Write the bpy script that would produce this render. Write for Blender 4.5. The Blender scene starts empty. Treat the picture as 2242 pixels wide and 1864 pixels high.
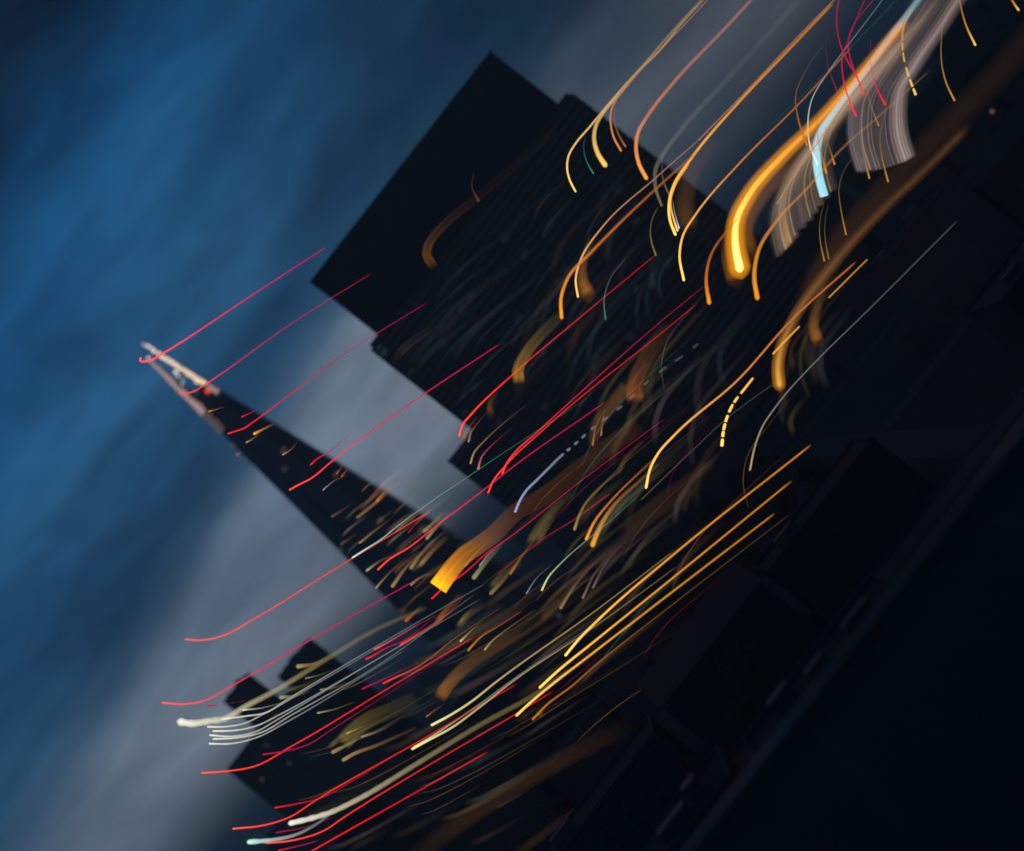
import bpy, bmesh, math, random
from mathutils import Vector, Matrix
random.seed(11)
S = bpy.context.scene
COL = S.collection

# ------------------------------------------------------------------ camera
PITCH = math.atan(107 / 3080)
n_ = math.hypot(.616, .788); ca, sa = .616 / n_, .788 / n_
R0 = Vector((1, 0, 0)); U0 = Vector((0, -math.sin(PITCH), math.cos(PITCH))); FW = Vector((0, math.cos(PITCH), math.sin(PITCH)))
X = R0 * ca - U0 * sa; Y = R0 * sa + U0 * ca
cam_d = bpy.data.cameras.new('camera'); cam = bpy.data.objects.new('camera', cam_d); COL.objects.link(cam)
M = Matrix((X, Y, -FW)).transposed().to_4x4(); M.translation = Vector((0, 0, 62)); cam.matrix_world = M
cam_d.sensor_width = 36; cam_d.lens = 36 * 3080 / 2242
cam_d.clip_start = .5; cam_d.clip_end = 60000
cam_d.dof.use_dof = True; cam_d.dof.focus_distance = 302; cam_d.dof.aperture_fstop = .024
S.camera = cam
S.render.resolution_x, S.render.resolution_y = 1024, 851

# ------------------------------------------------------------------ render settings, exposure
S.view_settings.view_transform = 'Standard'; S.view_settings.look = 'None'
S.view_settings.gamma = 1; S.view_settings.exposure = 0; S.view_settings.use_curve_mapping = False
cy = S.cycles
cy.use_denoising = True
cy.transparent_max_bounces = 96; cy.max_bounces = 5; cy.diffuse_bounces = 2; cy.glossy_bounces = 2; cy.volume_bounces = 1
cy.sample_clamp_indirect = 2.0; cy.sample_clamp_direct = 0

# ------------------------------------------------------------------ dusk sky: physical sky, stretched cloud banks
W = bpy.data.worlds.new('World'); S.world = W; W.use_nodes = True
nt = W.node_tree; N = nt.nodes; L = nt.links
for x in list(N): N.remove(x)
def node(t, **k):
    o = N.new(t)
    for a, b in k.items(): setattr(o, a, b)
    return o
def math_(op, a, b=None, c=None, clamp=False):
    m = node('ShaderNodeMath', operation=op, use_clamp=clamp)
    for i, v in enumerate((a, b, c)):
        if v is None: continue
        if isinstance(v, (int, float)): m.inputs[i].default_value = v
        else: L.new(v, m.inputs[i])
    return m.outputs[0]
out = node('ShaderNodeOutputWorld'); bg = node('ShaderNodeBackground'); L.new(bg.outputs[0], out.inputs[0])
tc = node('ShaderNodeTexCoord'); sep = node('ShaderNodeSeparateXYZ'); L.new(tc.outputs['Generated'], sep.inputs[0])
def noise(scale3, sc, det, rough=.5, off=(0, 0, 0), dist=0):
    mp = node('ShaderNodeMapping'); mp.inputs['Scale'].default_value = scale3; mp.inputs['Location'].default_value = off
    L.new(tc.outputs['Generated'], mp.inputs[0])
    nz = node('ShaderNodeTexNoise'); nz.inputs['Scale'].default_value = sc; nz.inputs['Detail'].default_value = det
    nz.inputs['Roughness'].default_value = rough; nz.inputs['Distortion'].default_value = dist
    L.new(mp.outputs[0], nz.inputs[0]); return nz.outputs[0]
warp = noise((1, 1, 2.2), 3.5, 2, .4, (3.1, .4, .2))
wz = math_('MULTIPLY_ADD', math_('SUBTRACT', warp, .5), .085, sep.outputs[2])
wz = math_('MULTIPLY_ADD', math_('MINIMUM', sep.outputs[0], 0), -.13, wz)
wz = math_('MULTIPLY_ADD', math_('MAXIMUM', sep.outputs[0], 0), -.06, wz)
ramp = node('ShaderNodeValToRGB'); L.new(wz, ramp.inputs[0])
el = ramp.color_ramp.elements
stops = [(0, (.38, .43, .49)), (.05, (.37, .45, .55)), (.10, (.25, .325, .43)), (.14, (.165, .235, .325)), (.165, (.045, .105, .19)), (.19, (.016, .068, .145)), (.28, (.015, .085, .20)), (.36, (.009, .080, .215)), (.405, (.004, .032, .09)), (.445, (.003, .014, .035)), (.6, (.004, .022, .06)), (1, (.03, .07, .14))]
el[0].position = 0; el[0].color = stops[0][1] + (1,)
el[1].position = 1; el[1].color = stops[-1][1] + (1,)
for p, c in stops[1:-1]:
    e = el.new(p); e.color = c + (1,)
sky = node('ShaderNodeTexSky', sky_type='NISHITA'); sky.sun_disc = False
sky.sun_elevation = math.radians(-3); sky.sun_rotation = math.radians(250)
cl = noise((.9, .9, 2.8), 4.5, 4, .45, (.3, 1.7, .2), .3)
clf = node('ShaderNodeMapRange'); clf.inputs[1].default_value = .38; clf.inputs[2].default_value = .66; L.new(cl, clf.inputs[0])
cl2 = noise((1.0, 1.0, 3.4), 10.0, 6, .55, (2.3, .7, 1.2), .6)
mixc = node('ShaderNodeMix', data_type='RGBA'); mixc.inputs[6].default_value = (.66, .70, .76, 1); mixc.inputs[7].default_value = (1.30, 1.22, 1.14, 1)
L.new(clf.outputs[0], mixc.inputs[0])
mul = node('ShaderNodeMix', data_type='RGBA', blend_type='MULTIPLY'); mul.inputs[0].default_value = 1
L.new(ramp.outputs[0], mul.inputs[6]); L.new(mixc.outputs[2], mul.inputs[7])
fine = node('ShaderNodeMapRange'); fine.inputs[1].default_value = .3; fine.inputs[2].default_value = .7; fine.inputs[3].default_value = .78; fine.inputs[4].default_value = 1.26; L.new(cl2, fine.inputs[0])
az = node('ShaderNodeMapRange'); az.interpolation_type = 'SMOOTHSTEP'; az.inputs[1].default_value = -.1; az.inputs[2].default_value = .32; az.inputs[3].default_value = 1.12; az.inputs[4].default_value = .31; L.new(sep.outputs[0], az.inputs[0])
azf = math_('MULTIPLY', az.outputs[0], fine.outputs[0])
sc1 = node('ShaderNodeVectorMath', operation='SCALE'); L.new(mul.outputs[2], sc1.inputs[0]); L.new(azf, sc1.inputs[3])
sc2 = node('ShaderNodeVectorMath', operation='SCALE'); L.new(sky.outputs[0], sc2.inputs[0]); sc2.inputs[3].default_value = .02
add = node('ShaderNodeVectorMath', operation='ADD'); L.new(sc1.outputs[0], add.inputs[0]); L.new(sc2.outputs[0], add.inputs[1])
L.new(add.outputs[0], bg.inputs[0]); bg.inputs[1].default_value = 1.0

# ------------------------------------------------------------------ materials
def mat(name, col, rough=.8, var=.25, scale=.4, spec=.3, emit=None, estr=0, bump=0):
    m = bpy.data.materials.new(name); m.use_nodes = True
    t = m.node_tree; b = t.nodes['Principled BSDF']
    g = t.nodes.new('ShaderNodeTexCoord'); nz = t.nodes.new('ShaderNodeTexNoise'); nz.inputs['Scale'].default_value = scale; nz.inputs['Detail'].default_value = 5
    t.links.new(g.outputs['Object'], nz.inputs[0])
    r = t.nodes.new('ShaderNodeMix'); r.data_type = 'RGBA'
    r.inputs[6].default_value = tuple(v * (1 - var) for v in col) + (1,); r.inputs[7].default_value = tuple(v * (1 + var) for v in col) + (1,)
    t.links.new(nz.outputs[0], r.inputs[0]); t.links.new(r.outputs[2], b.inputs['Base Color'])
    b.inputs['Roughness'].default_value = rough; b.inputs['Specular IOR Level'].default_value = spec
    if emit:
        b.inputs['Emission Color'].default_value = emit + (1,); b.inputs['Emission Strength'].default_value = estr
        m.cycles.emission_sampling = 'NONE'
    if bump:
        bp = t.nodes.new('ShaderNodeBump'); bp.inputs['Strength'].default_value = bump; t.links.new(nz.outputs[0], bp.inputs['Height']); t.links.new(bp.outputs[0], b.inputs['Normal'])
    return m
CONC = mat('dark_concrete', (.045, .06, .072), .85, .4, .15, bump=.2)
CONC2 = mat('weathered_concrete', (.12, .145, .16), .8, .4, .12, bump=.2)
GLASS = mat('dark_glazing', (.012, .018, .024), .35, .3, .3, spec=.35)
SPIREG = mat('spire_glass', (.07, .095, .115), .35, .5, .08, spec=.4)
STEEL = mat('steel', (.06, .065, .07), .5, .2, 1)
BRICKM = mat('soot_brick', (.04, .034, .032), .9, .4, .5, bump=.2)
STONE = mat('grey_render', (.05, .055, .06), .85, .35, .3, bump=.2)
STONEL = mat('haze_toned_cladding', (.11, .115, .125), .8, .3, .2, bump=.2)  # lighter grey puts haze over the far blocks into the wall colour
ROOFM = mat('roof_felt', (.022, .024, .028), .9, .4, .5, bump=.2)
SLATE = mat('slate', (.022, .024, .028), .7, .3, .8)
ASPH = mat('asphalt', (.045, .046, .05), .85, .3, .4)
GRND = mat('ground_soil', (.022, .024, .026), .95, .5, .02)
KERB = mat('paving', (.025, .026, .03), .85, .3, .8)
LEAF = mat('foliage', (.045, .06, .03), .7, .5, .6)
BARK = mat('bark', (.06, .045, .035), .9, .3, 2)
COPE = mat('coping_metal', (.03, .09, .15), .35, .3, 1, spec=.6)
WARMW = mat('lit_window_warm', (.2, .15, .1), .5, .1, 1, emit=(1, .55, .2), estr=.10)
COOLW = mat('lit_window_pale', (.2, .2, .2), .5, .1, 1, emit=(.7, .85, .8), estr=.05)
CREAM = mat('crown_glass_lit', (.25, .2, .18), .4, .2, .6, emit=(1, .72, .5), estr=1.7)
ROSE = mat('crown_glass_dim', (.2, .15, .15), .5, .2, .6, emit=(1, .66, .56), estr=.6)
CWHITE = mat('crown_lamp', (.3, .3, .3), .5, .1, 1, emit=(1, .85, .7), estr=1.8)
REDL = mat('warning_lamp', (.2, .02, .02), .5, .1, 1, emit=(1, .04, .02), estr=2.5)
STRL = mat('street_lamp_glow', (.3, .2, .1), .5, .1, 1, emit=(1, .5, .12), estr=1.5)

def glow_material():
    m = bpy.data.materials.new('glowing_streak'); m.use_nodes = True
    t = m.node_tree; t.nodes.clear()
    o = t.nodes.new('ShaderNodeOutputMaterial'); a = t.nodes.new('ShaderNodeAddShader'); tr = t.nodes.new('ShaderNodeBsdfTransparent'); e = t.nodes.new('ShaderNodeEmission')
    at = t.nodes.new('ShaderNodeAttribute'); at.attribute_name = 'glow'
    g = t.nodes.new('ShaderNodeNewGeometry'); d = t.nodes.new('ShaderNodeVectorMath'); d.operation = 'DOT_PRODUCT'
    t.links.new(g.outputs['Normal'], d.inputs[0]); t.links.new(g.outputs['Incoming'], d.inputs[1])
    ab = t.nodes.new('ShaderNodeMath'); ab.operation = 'ABSOLUTE'; t.links.new(d.outputs['Value'], ab.inputs[0])
    p = t.nodes.new('ShaderNodeMath'); p.operation = 'POWER'; p.inputs[1].default_value = 2.5; t.links.new(ab.outputs[0], p.inputs[0])
    t.links.new(at.outputs['Color'], e.inputs[0]); t.links.new(p.outputs[0], e.inputs[1])
    om = t.nodes.new('ShaderNodeMath'); om.operation = 'MULTIPLY'; t.links.new(at.outputs['Alpha'], om.inputs[0]); t.links.new(p.outputs[0], om.inputs[1])
    iv = t.nodes.new('ShaderNodeMath'); iv.operation = 'SUBTRACT'; iv.inputs[0].default_value = 1; iv.use_clamp = True; t.links.new(om.outputs[0], iv.inputs[1]); t.links.new(iv.outputs[0], tr.inputs[0])
    t.links.new(tr.outputs[0], a.inputs[0]); t.links.new(e.outputs[0], a.inputs[1]); t.links.new(a.outputs[0], o.inputs[0])
    m.cycles.emission_sampling = 'NONE'
    return m
GLOW = glow_material()

# ------------------------------------------------------------------ helpers
def link(o, parent=None):
    COL.objects.link(o)
    if parent is not None: o.parent = parent
    return o
def tag(o, label=None, cat=None, group=None, kind=None):
    if label: o['label'] = label
    if cat: o['category'] = cat
    if group: o['group'] = group
    if kind: o['kind'] = kind
    return o
def empty(name, loc, rz=0):
    o = bpy.data.objects.new(name, None); o.location = loc; o.rotation_euler.z = rz; o.empty_display_size = 1
    return link(o)
class MB:
    def __init__(s): s.v = []; s.f = []
    def box(s, x0, x1, y0, y1, z0, z1):
        b = len(s.v)
        s.v += [(x, y, z) for z in (z0, z1) for x, y in ((x0, y0), (x1, y0), (x1, y1), (x0, y1))]
        s.f += [(b, b + 3, b + 2, b + 1), (b + 4, b + 5, b + 6, b + 7), (b, b + 1, b + 5, b + 4), (b + 1, b + 2, b + 6, b + 5), (b + 2, b + 3, b + 7, b + 6), (b + 3, b, b + 4, b + 7)]
        return s
    def prism(s, bottom, top):
        b = len(s.v); n = len(bottom); s.v += list(bottom) + list(top)
        s.f += [tuple(range(b + n - 1, b - 1, -1)), tuple(range(b + n, b + 2 * n))]
        s.f += [(b + i, b + (i + 1) % n, b + n + (i + 1) % n, b + n + i) for i in range(n)]
        return s
    def tube(s, p0, p1, r0, r1, n=7):
        p0 = Vector(p0); p1 = Vector(p1); d = (p1 - p0).normalized(); u = d.orthogonal().normalized(); w = d.cross(u)
        bot = [tuple(p0 + (u * math.cos(t) + w * math.sin(t)) * r0) for t in [2 * math.pi * k / n for k in range(n)]]
        top = [tuple(p1 + (u * math.cos(t) + w * math.sin(t)) * r1) for t in [2 * math.pi * k / n for k in range(n)]]
        return s.prism(bot, top)
    def mesh(s, name):
        m = bpy.data.meshes.new(name); m.from_pydata(s.v, [], s.f); m.update(); return m
    def build(s, name, m, parent=None, bevel=0):
        me = s.mesh(name); me.materials.append(m)
        o = bpy.data.objects.new(name, me)
        if bevel:
            bv = o.modifiers.new('bevel', 'BEVEL'); bv.width = bevel; bv.segments = 1
        return link(o, parent)
def piece(name, mesh, parent, loc, rz=0, scale=None):
    o = bpy.data.objects.new(name, mesh); o.location = loc; o.rotation_euler.z = rz
    if scale: o.scale = scale
    return link(o, parent)

# ------------------------------------------------------------------ ground and roads
def sheet(name, x0, x1, y0, y1, z, m, nx=1, ny=1):
    v = [(x0 + (x1 - x0) * i / nx, y0 + (y1 - y0) * j / ny, z) for j in range(ny + 1) for i in range(nx + 1)]
    f = [(j * (nx + 1) + i, j * (nx + 1) + i + 1, (j + 1) * (nx + 1) + i + 1, (j + 1) * (nx + 1) + i) for j in range(ny) for i in range(nx)]
    me = bpy.data.meshes.new(name); me.from_pydata(v, [], f); me.materials.append(m)
    o = link(bpy.data.objects.new(name, me)); tag(o, kind='structure'); return o
sheet('ground', -22000, 22000, -2000, 40000, 0, GRND, 8, 8)
ROADS_Y = [180, 262, 356, 470, 610, 800]
for y in ROADS_Y:
    sheet('road', -900, 900, y - 5, y + 5, .02, ASPH)
    b = MB().box(-900, 900, y - 7.5, y - 5, 0, .13).box(-900, 900, y + 5, y + 7.5, 0, .13); tag(b.build('pavement', KERB), kind='structure')
for i, x in enumerate([-330, -140, 52, 235, 430]):
    sheet('road', x - 4, x + 4, 140, 1100, .026, ASPH)

# ------------------------------------------------------------------ glass spire
def spire():
    cx, cy_ = -107.0, 900.0; H = 309.0
    root = tag(empty('glass_spire', (cx, cy_, 0)), 'very tall tapering glass spire with a glowing split crown left of the wide tower', 'skyscraper')
    hw0, hwt = 38.0, 3.2
    def hw(z): return hw0 + (hwt - hw0) * z / H
    # eight leaning glass shards of slightly different height, a gap between neighbours
    base = [(-1, -.45), (-.42, -1), (.5, -1), (1, -.5), (1, .5), (.45, 1), (-.5, 1), (-1, .45)]
    tops = [296, 262, 258, 306, 290, 270, 276, 300]
    for k in range(8):
        a, b = base[k], base[(k + 1) % 8]; z1 = tops[k]
        def pt(p, z, g, r=1): return (p[0] * hw(z) * r, p[1] * hw(z) * r, z)
        e = .04
        a2 = (a[0] + (b[0] - a[0]) * e, a[1] + (b[1] - a[1]) * e); b2 = (b[0] - (b[0] - a[0]) * e, b[1] - (b[1] - a[1]) * e)
        MB().prism([pt(a2, 0, 0), pt(b2, 0, 0), pt(b2, 0, 0, .97), pt(a2, 0, 0, .97)], [pt(a2, z1, 0), pt(b2, z1 - 3, 0), pt(b2, z1 - 3, 0, .9), pt(a2, z1, 0, .9)]).build('glass_face', SPIREG, root)
    core = MB().prism([(x * hw0 * .9, y * hw0 * .9, 0) for x, y in base], [(x * hw(262) * .86, y * hw(262) * .86, 262) for x, y in base]).build('core', GLASS, root)
    # floor edges, four metres apart, too small to tell apart one by one
    m = MB()
    for i in range(3, 64):
        z = i * 4.05; w = hw(z) + .16
        for k in range(8):
            a, b = base[k], base[(k + 1) % 8]
            if z > tops[k] - 8: continue
            m.prism([(a[0] * w, a[1] * w, z), (b[0] * w, b[1] * w, z), (b[0] * w * .985, b[1] * w * .985, z), (a[0] * w * .985, a[1] * w * .985, z)],
                    [(a[0] * w, a[1] * w, z + .5), (b[0] * w, b[1] * w, z + .5), (b[0] * w * .985, b[1] * w * .985, z + .5), (a[0] * w * .985, a[1] * w * .985, z + .5)])
    tag(m.build('floor_edges', STEEL, root), kind='stuff')
    # lit crown: ladder of glowing panes on the right edge, a dimmer one on the left edge
    r = random.Random(3)
    for side, z0, z1, mm in ((1, 254, 306, CREAM), (-1, 236, 301, ROSE)):
        z = z0; i = 0
        while z < z1:
            h = 2.6 if side == 1 else 2.2
            t = (z - z0) / (z1 - z0)
            w = (3.9 if side == 1 else 4.8) * (1 - .62 * t) * r.uniform(.8, 1.2)
            if side == 1 and z < 264: w *= .8
            xc = side * (hw(z) - w * .45) + r.uniform(-.25, .25)
            yf = -hw(z) * .95 - .6
            b = MB().prism([(xc - w / 2, yf, z), (xc + w / 2, yf + .5, z + r.uniform(-.3, .3)), (xc + w / 2, yf + 1.0, z), (xc - w / 2, yf + .7, z)],
                           [(xc - w / 2, yf, z + h), (xc + w / 2, yf + .5, z + h - .5), (xc + w / 2, yf + 1.0, z + h - .5), (xc - w / 2, yf + .7, z + h)])
            lit = mm if (side == 1 and 263 < z) or (side == -1 and 252 < z < 290) else ROSE
            if side == -1 and z <= 252: lit = DIMP
            if side == 1 and z <= 263: lit = ROSE
            b.build('crown_pane', lit, root)
            z += h + (.9 if side == 1 else .7); i += 1
    for (x, z, s_) in ((3.0, 309, .9), (2.0, 312, .5), (3.6, 306, .6), (-2.8, 304, .7), (1.2, 284, .9), (0.2, 281, .6), (-.5, 276.5, .3), (-1.6, 276, .3), (-2.6, 275.6, .3), (1, 277.5, .3)):
        y = -hw(z) * .95 - .9
        MB().prism([(x - s_, y, z - s_), (x + s_ * .6, y, z - s_ * .8), (x + s_, y + .6, z - s_), (x - s_, y + .6, z - s_)], [(x - s_ * .5, y, z + s_ * .7), (x + s_ * .7, y, z + s_), (x + s_, y + .6, z + s_), (x - s_, y + .6, z + s_)]).build('crown_lamp', CWHITE, root)
    MB().tube((4.6, -hw(262) - 1.2, 258.6), (4.6, -hw(262) - 1.2, 260.4), 1.0, .8, 8).build('warning_lamp', REDL, root)
    MB().tube((2.2, 0, 296), (3.4, 0, 314), .35, .12, 6).build('mast', STEEL, root)
    MB().tube((-2.4, 0, 292), (-3.6, 0, 307), .35, .12, 6).build('mast', STEEL, root)
    # lobby and station roof at the foot
    MB().box(-52, 46, -44, -34, 0, 16).build('lobby', GLASS, root)
    for (x, z, w, mm) in ((-12, 224, 1.5, WARMW), (6, 196, 2, WARMW), (-3, 188, 1.5, COOLW), (15, 160, 1.6, WARMW), (-20, 128, 1.5, COOLW), (10, 120, 2, WARMW), (22, 96, 2.2, WARMW), (-8, 90, 1.6, COOLW), (-25, 74, 2, WARMW), (28, 70, 2, COOLW)):
        y = -hw(z) - .5
        MB().box(x - w, x + w, y, y + .3, z, z + 1.8).build('lit_window', mm, root)
DIMP = mat('crown_glass_faint_glow', (.22, .18, .18), .5, .5, .6, emit=(1, .7, .62), estr=.13)  # lowest left panes, a faint glow put into the glass
spire()

# ------------------------------------------------------------------ wide slab tower
def slab():
    root = tag(empty('slab_tower', (54, 600, 0)), 'wide dark slab tower with a blank plant storey on top, the largest building', 'tower block')
    ox = 54
    def B(x0, x1, y0, y1, z0, z1): return MB().box(x0 - ox, x1 - ox, y0, y1, z0, z1)
    B(-12.0, 128.2, 0, 44, 0, 150.5).build('wall', CONC2, root)
    B(-29.2, -12.0, 2, 36, 0, 95.3).build('side_wing', CONC2, root)
    B(-4.8, 120.8, -1, 43, 152.3, 188.3).build('plant_storey', CONC, root, bevel=.5)
    B(-10.5, 126.8, -.3, 43.6, 150.5, 152.3).build('setback', GLASS, root)
    fin = MB().box(-.3, .3, -.7, 0, 0, 32.0).mesh('louvre_fin'); fin.materials.append(CONC)
    for i in range(36): piece('louvre_fin', fin, root, (-3.4 + i * 3.52 - ox, -1, 154.3))
    B(-5.2, 121.2, -1.6, 43.4, 188.3, 189.1).build('parapet', STEEL, root)
    for x, w, h in ((14, 7, 1.2), (38, 10, 1.8), (66, 6, 1.2), (92, 16, 2.2)):
        B(x - w / 2, x + w / 2, 8, 24, 189.1, 189.1 + h).build('roof_plant', CONC, root, bevel=.2)
    for x, h in ((22, 4), (36, 5), (50, 4), (71, 5)):
        MB().tube((x - ox, 8, 189.1), (x - ox, 8, 189.1 + h), .2, .1, 6).build('aerial', STEEL, root)
    # storeys: recessed glazing strips between spandrels, upright piers in front
    sp = MB().box(-70.1, 70.1, -1.2, 0, 0, 1.4).mesh('spandrel'); sp.materials.append(CONC2)
    gl = MB().box(-69.6, 69.6, -.5, 0, 0, 2.1).mesh('window_band'); gl.materials.append(GLASS)
    for i in range(1, 42):
        z = i * 3.6 - 1.2
        if z + 3.6 < 150.4:
            piece('spandrel', sp, root, (58.1 - ox, 0, z)); piece('window_band', gl, root, (58.1 - ox, 0, z + 1.45))
    pier = MB().box(-.45, .45, -.72, 0, 0, 147.5).mesh('pier'); pier.materials.append(STONE)
    for i in range(25): piece('pier', pier, root, (-11.2 + i * 5.77 - ox, -.55, 2.0))
    wl = MB().box(-1.9, 1.9, -.12, 0, 0, 1.6).mesh('lit_window'); wl.materials.append(COOLD)
    r = random.Random(8)
    for i in range(26):
        piece('lit_window', wl, root, (-8.3 + r.randrange(0, 23) * 5.77 - ox, -.55, r.randrange(14, 40) * 3.6 + .5))
    sp2 = MB().box(-8.4, 8.4, -.5, 0, 0, 1.3).mesh('wing_spandrel'); sp2.materials.append(CONC)
    for i in range(1, 26): piece('wing_spandrel', sp2, root, (-20.6 - ox, 2, i * 3.6))
    MB().box(-2.2, 2.2, -.7, 0, 0, 6).build('corner_glow_box', mat('pale_glow_panel', (.2, .23, .25), .5, .1, .5, emit=(.45, .7, .8), estr=.02), root).location = (-9.5 - ox, -.4, 143)  # glowing box put in for the lighter bluish corner
COOLD = mat('dim_office_window', (.1, .1, .1), .5, .1, 1, emit=(.5, .65, .7), estr=.012)
slab()

# ------------------------------------------------------------------ city blocks
winm = {}
GLASS3 = mat('street_window_glass', (.025, .028, .032), .4, .3, .3, spec=.3)
for nm, m_ in (('dark', GLASS3), ('warm', WARMW), ('cool', COOLW)):
    winm[nm] = MB().box(-.8, .8, -.08, 0, 0, 1.5).mesh('window'); winm[nm].materials.append(m_)
sillm = MB().box(-.95, .95, -.28, 0, -.16, 0).mesh('sill'); sillm.materials.append(KERB)
def block(name, label, cat, x, y, w, d, h, rz, wm, roof='flat', rows=None, litp=.12, group=None, r=random, cols=None, plant=True):
    root = tag(empty(name, (x, y, 0), rz), label, cat, group)
    MB().box(-w / 2, w / 2, 0, d, 0, h).build('wall', wm, root)
    if roof == 'flat':
        MB().box(-w / 2 - .15, w / 2 + .15, -.15, d + .15, h, h + .35).build('roof', ROOFM, root)
        p = MB()
        for a in ((-w / 2 - .15, w / 2 + .15, -.15, .2), (-w / 2 - .15, w / 2 + .15, d - .2, d + .15), (-w / 2 - .15, -w / 2 + .2, .2, d - .2), (w / 2 - .2, w / 2 + .15, .2, d - .2)):
            p.box(a[0], a[1], a[2], a[3], h + .35, h + 1.2)
        p.build('parapet', wm, root)
        if plant:
            for k in range(r.randrange(1, 4)):
                px = r.uniform(-w * .35, w * .35); pw = r.uniform(1, 3); MB().box(px - pw, px + pw, d * .3, d * .3 + 3, h + .35, h + r.uniform(1.6, 3.6)).build('roof_plant', STEEL, root)
    else:
        o = .4; rh = min(d * .35, 5)
        m = MB(); m.v = [(-w / 2 - o, -o, h), (w / 2 + o, -o, h), (w / 2 + o, d + o, h), (-w / 2 - o, d + o, h), (-w / 2 - o, d / 2, h + rh), (w / 2 + o, d / 2, h + rh)]
        m.f = [(0, 1, 5, 4), (2, 3, 4, 5), (0, 4, 3), (1, 2, 5), (0, 3, 2, 1)]
        rf = m.build('roof', SLATE, root)
        for k in range(max(1, int(w // 14))):
            cx = -w / 2 + 5 + k * 13; MB().box(cx - .7, cx + .7, d / 2 - .5, d / 2 + .5, h + rh * .6, h + rh + 1.4).build('chimney', BRICKM, rf)
    n_rows = rows or max(1, int((h - 2) // 3.3)); n_c = cols or max(2, int(w // 4))
    for j in range(n_rows):
        for i in range(n_c):
            t = r.random(); k = 'warm' if t < litp * .7 else ('cool' if t < litp else 'dark')
            xx = -w / 2 + (i + .5) * w / n_c; zz = h - 2.4 - j * 3.3
            wo = piece('window', winm[k], root, (xx, 0, zz))
            if y < 330: piece('sill', sillm, wo, (0, 0, 0))
    return root
r = random.Random(21)
# left distant blocks rising above the skyline
block('tower_block', 'tall grey block with ragged rooftop standing farthest left on the skyline', 'tower block', -221, 800, 67, 30, 96, 0, STONEL, rows=8, litp=.02, r=r, cols=12)
block('stair_tower', 'narrow dark tower rising behind the far left block', 'tower block', -226, 835, 19, 16, 124, 0, STONEL, rows=6, litp=0, r=r, cols=3)
block('stepped_block', 'dark stepped block between the far left block and the spire', 'tower block', -192, 840, 26, 22, 108, 0, STONEL, rows=6, litp=.04, r=r, cols=4)
GRP = 'dark blocks of the city below the towers'
spots = []
def clear(x, w):  # keep the cross streets open
    return all(abs(x - sx) > w / 2 + 5 for sx in (-330, -140, 52, 235, 430))
for y0, hmin, hmax in ((192, 8, 15), (272, 9, 19), (366, 9, 24), (482, 12, 30), (622, 14, 36), (815, 16, 44)):
    half = y0 * .62 + 60; x = -half
    while x < half:
        w = r.uniform(20, 38)
        xc = x + w / 2; x += w + r.uniform(1.5, 6)
        if not clear(xc, w): continue
        if 590 < y0 < 640 and -45 < xc < 145: continue
        if y0 > 700 and -170 < xc < -40: continue
        if y0 > 700 and -275 < xc < -140: continue
        spots.append((xc, y0 + r.uniform(0, 4), w, r.uniform(14, 26), r.uniform(hmin, hmax)))
kinds = [(BRICKM, 'gable', 'brick terrace with chimneys'), (STONE, 'flat', 'grey rendered block'), (CONC, 'flat', 'dark concrete block'), (BRICKM, 'flat', 'flat roofed brick block')]
for i, (x, y, w, d, h) in enumerate(spots):
    km, rf, kn = kinds[r.randrange(4)]
    if h > 18 and rf == 'gable': km, rf, kn = kinds[2]
    o = block('city_block', 'low dark city block half lost in dusk among others below the two towers', 'building', x, y, w, d, h, r.uniform(-.03, .03), km, rf, rows=(3 if y < 300 else 2), litp=(0 if y < 400 else .05), group=GRP, r=r, cols=(6 if y < 400 else 4))

# far skyline: blocks on the horizon, each its own thing
for k in range(34):
    y = r.uniform(1300, 2600); x = (-.45 + .9 * (k + r.random() * .6) / 34) * y
    if abs(x / y + .12) < .05: continue
    w = r.uniform(30, 80); h = r.uniform(18, 52)
    root = tag(empty('skyline_block', (x, y, 0)), 'small hazy block on the far skyline under the pale sky', 'building', 'hazy blocks along the far skyline')
    MB().box(-w / 2, w / 2, 0, 25, 0, h).build('wall', CONC, root); MB().box(-w / 5, w / 6, 4, 16, h, h + r.uniform(3, 8)).build('roof_plant', CONC, root)

# ------------------------------------------------------------------ trees in the streets
def leaf_mesh(seed, R, n=900):
    q = random.Random(seed); m = MB(); blobs = []
    for k in range(11):
        a = q.uniform(0, 6.283); rr = R * q.uniform(.1, .7); blobs.append((rr * math.cos(a), rr * math.sin(a), q.uniform(-.45, .75) * R, R * q.uniform(.28, .5)))
    for k in range(n):
        bx, by, bz, br = q.choice(blobs); v = Vector((q.gauss(0, 1), q.gauss(0, 1), q.gauss(0, 1))).normalized() * br * q.uniform(.6, 1.08)
        c = Vector((bx, by, bz)) + v; u = Vector((q.gauss(0, 1), q.gauss(0, 1), q.gauss(0, 1))).normalized(); w = u.orthogonal().normalized(); s = q.uniform(.22, .45)
        b = len(m.v); m.v += [tuple(c + u * s), tuple(c + w * s * .6), tuple(c - u * s), tuple(c - w * s * .6)]; m.f.append((b, b + 1, b + 2, b + 3))
    me = m.mesh('crown'); me.materials.append(LEAF); return me
crowns = [leaf_mesh(s_, 4.2) for s_ in (1, 2, 3)]
tr = MB().tube((0, 0, 0), (.1, 0, 4), .38, .24, 8)
for a in range(5):
    t = a * 1.26; tr.tube((.08, 0, 3.2 + a * .25), (2.2 * math.cos(t), 2.2 * math.sin(t), 6.6 + a * .2), .16, .05, 5)
trm = tr.mesh('trunk'); trm.materials.append(BARK)
tspots = []
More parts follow.
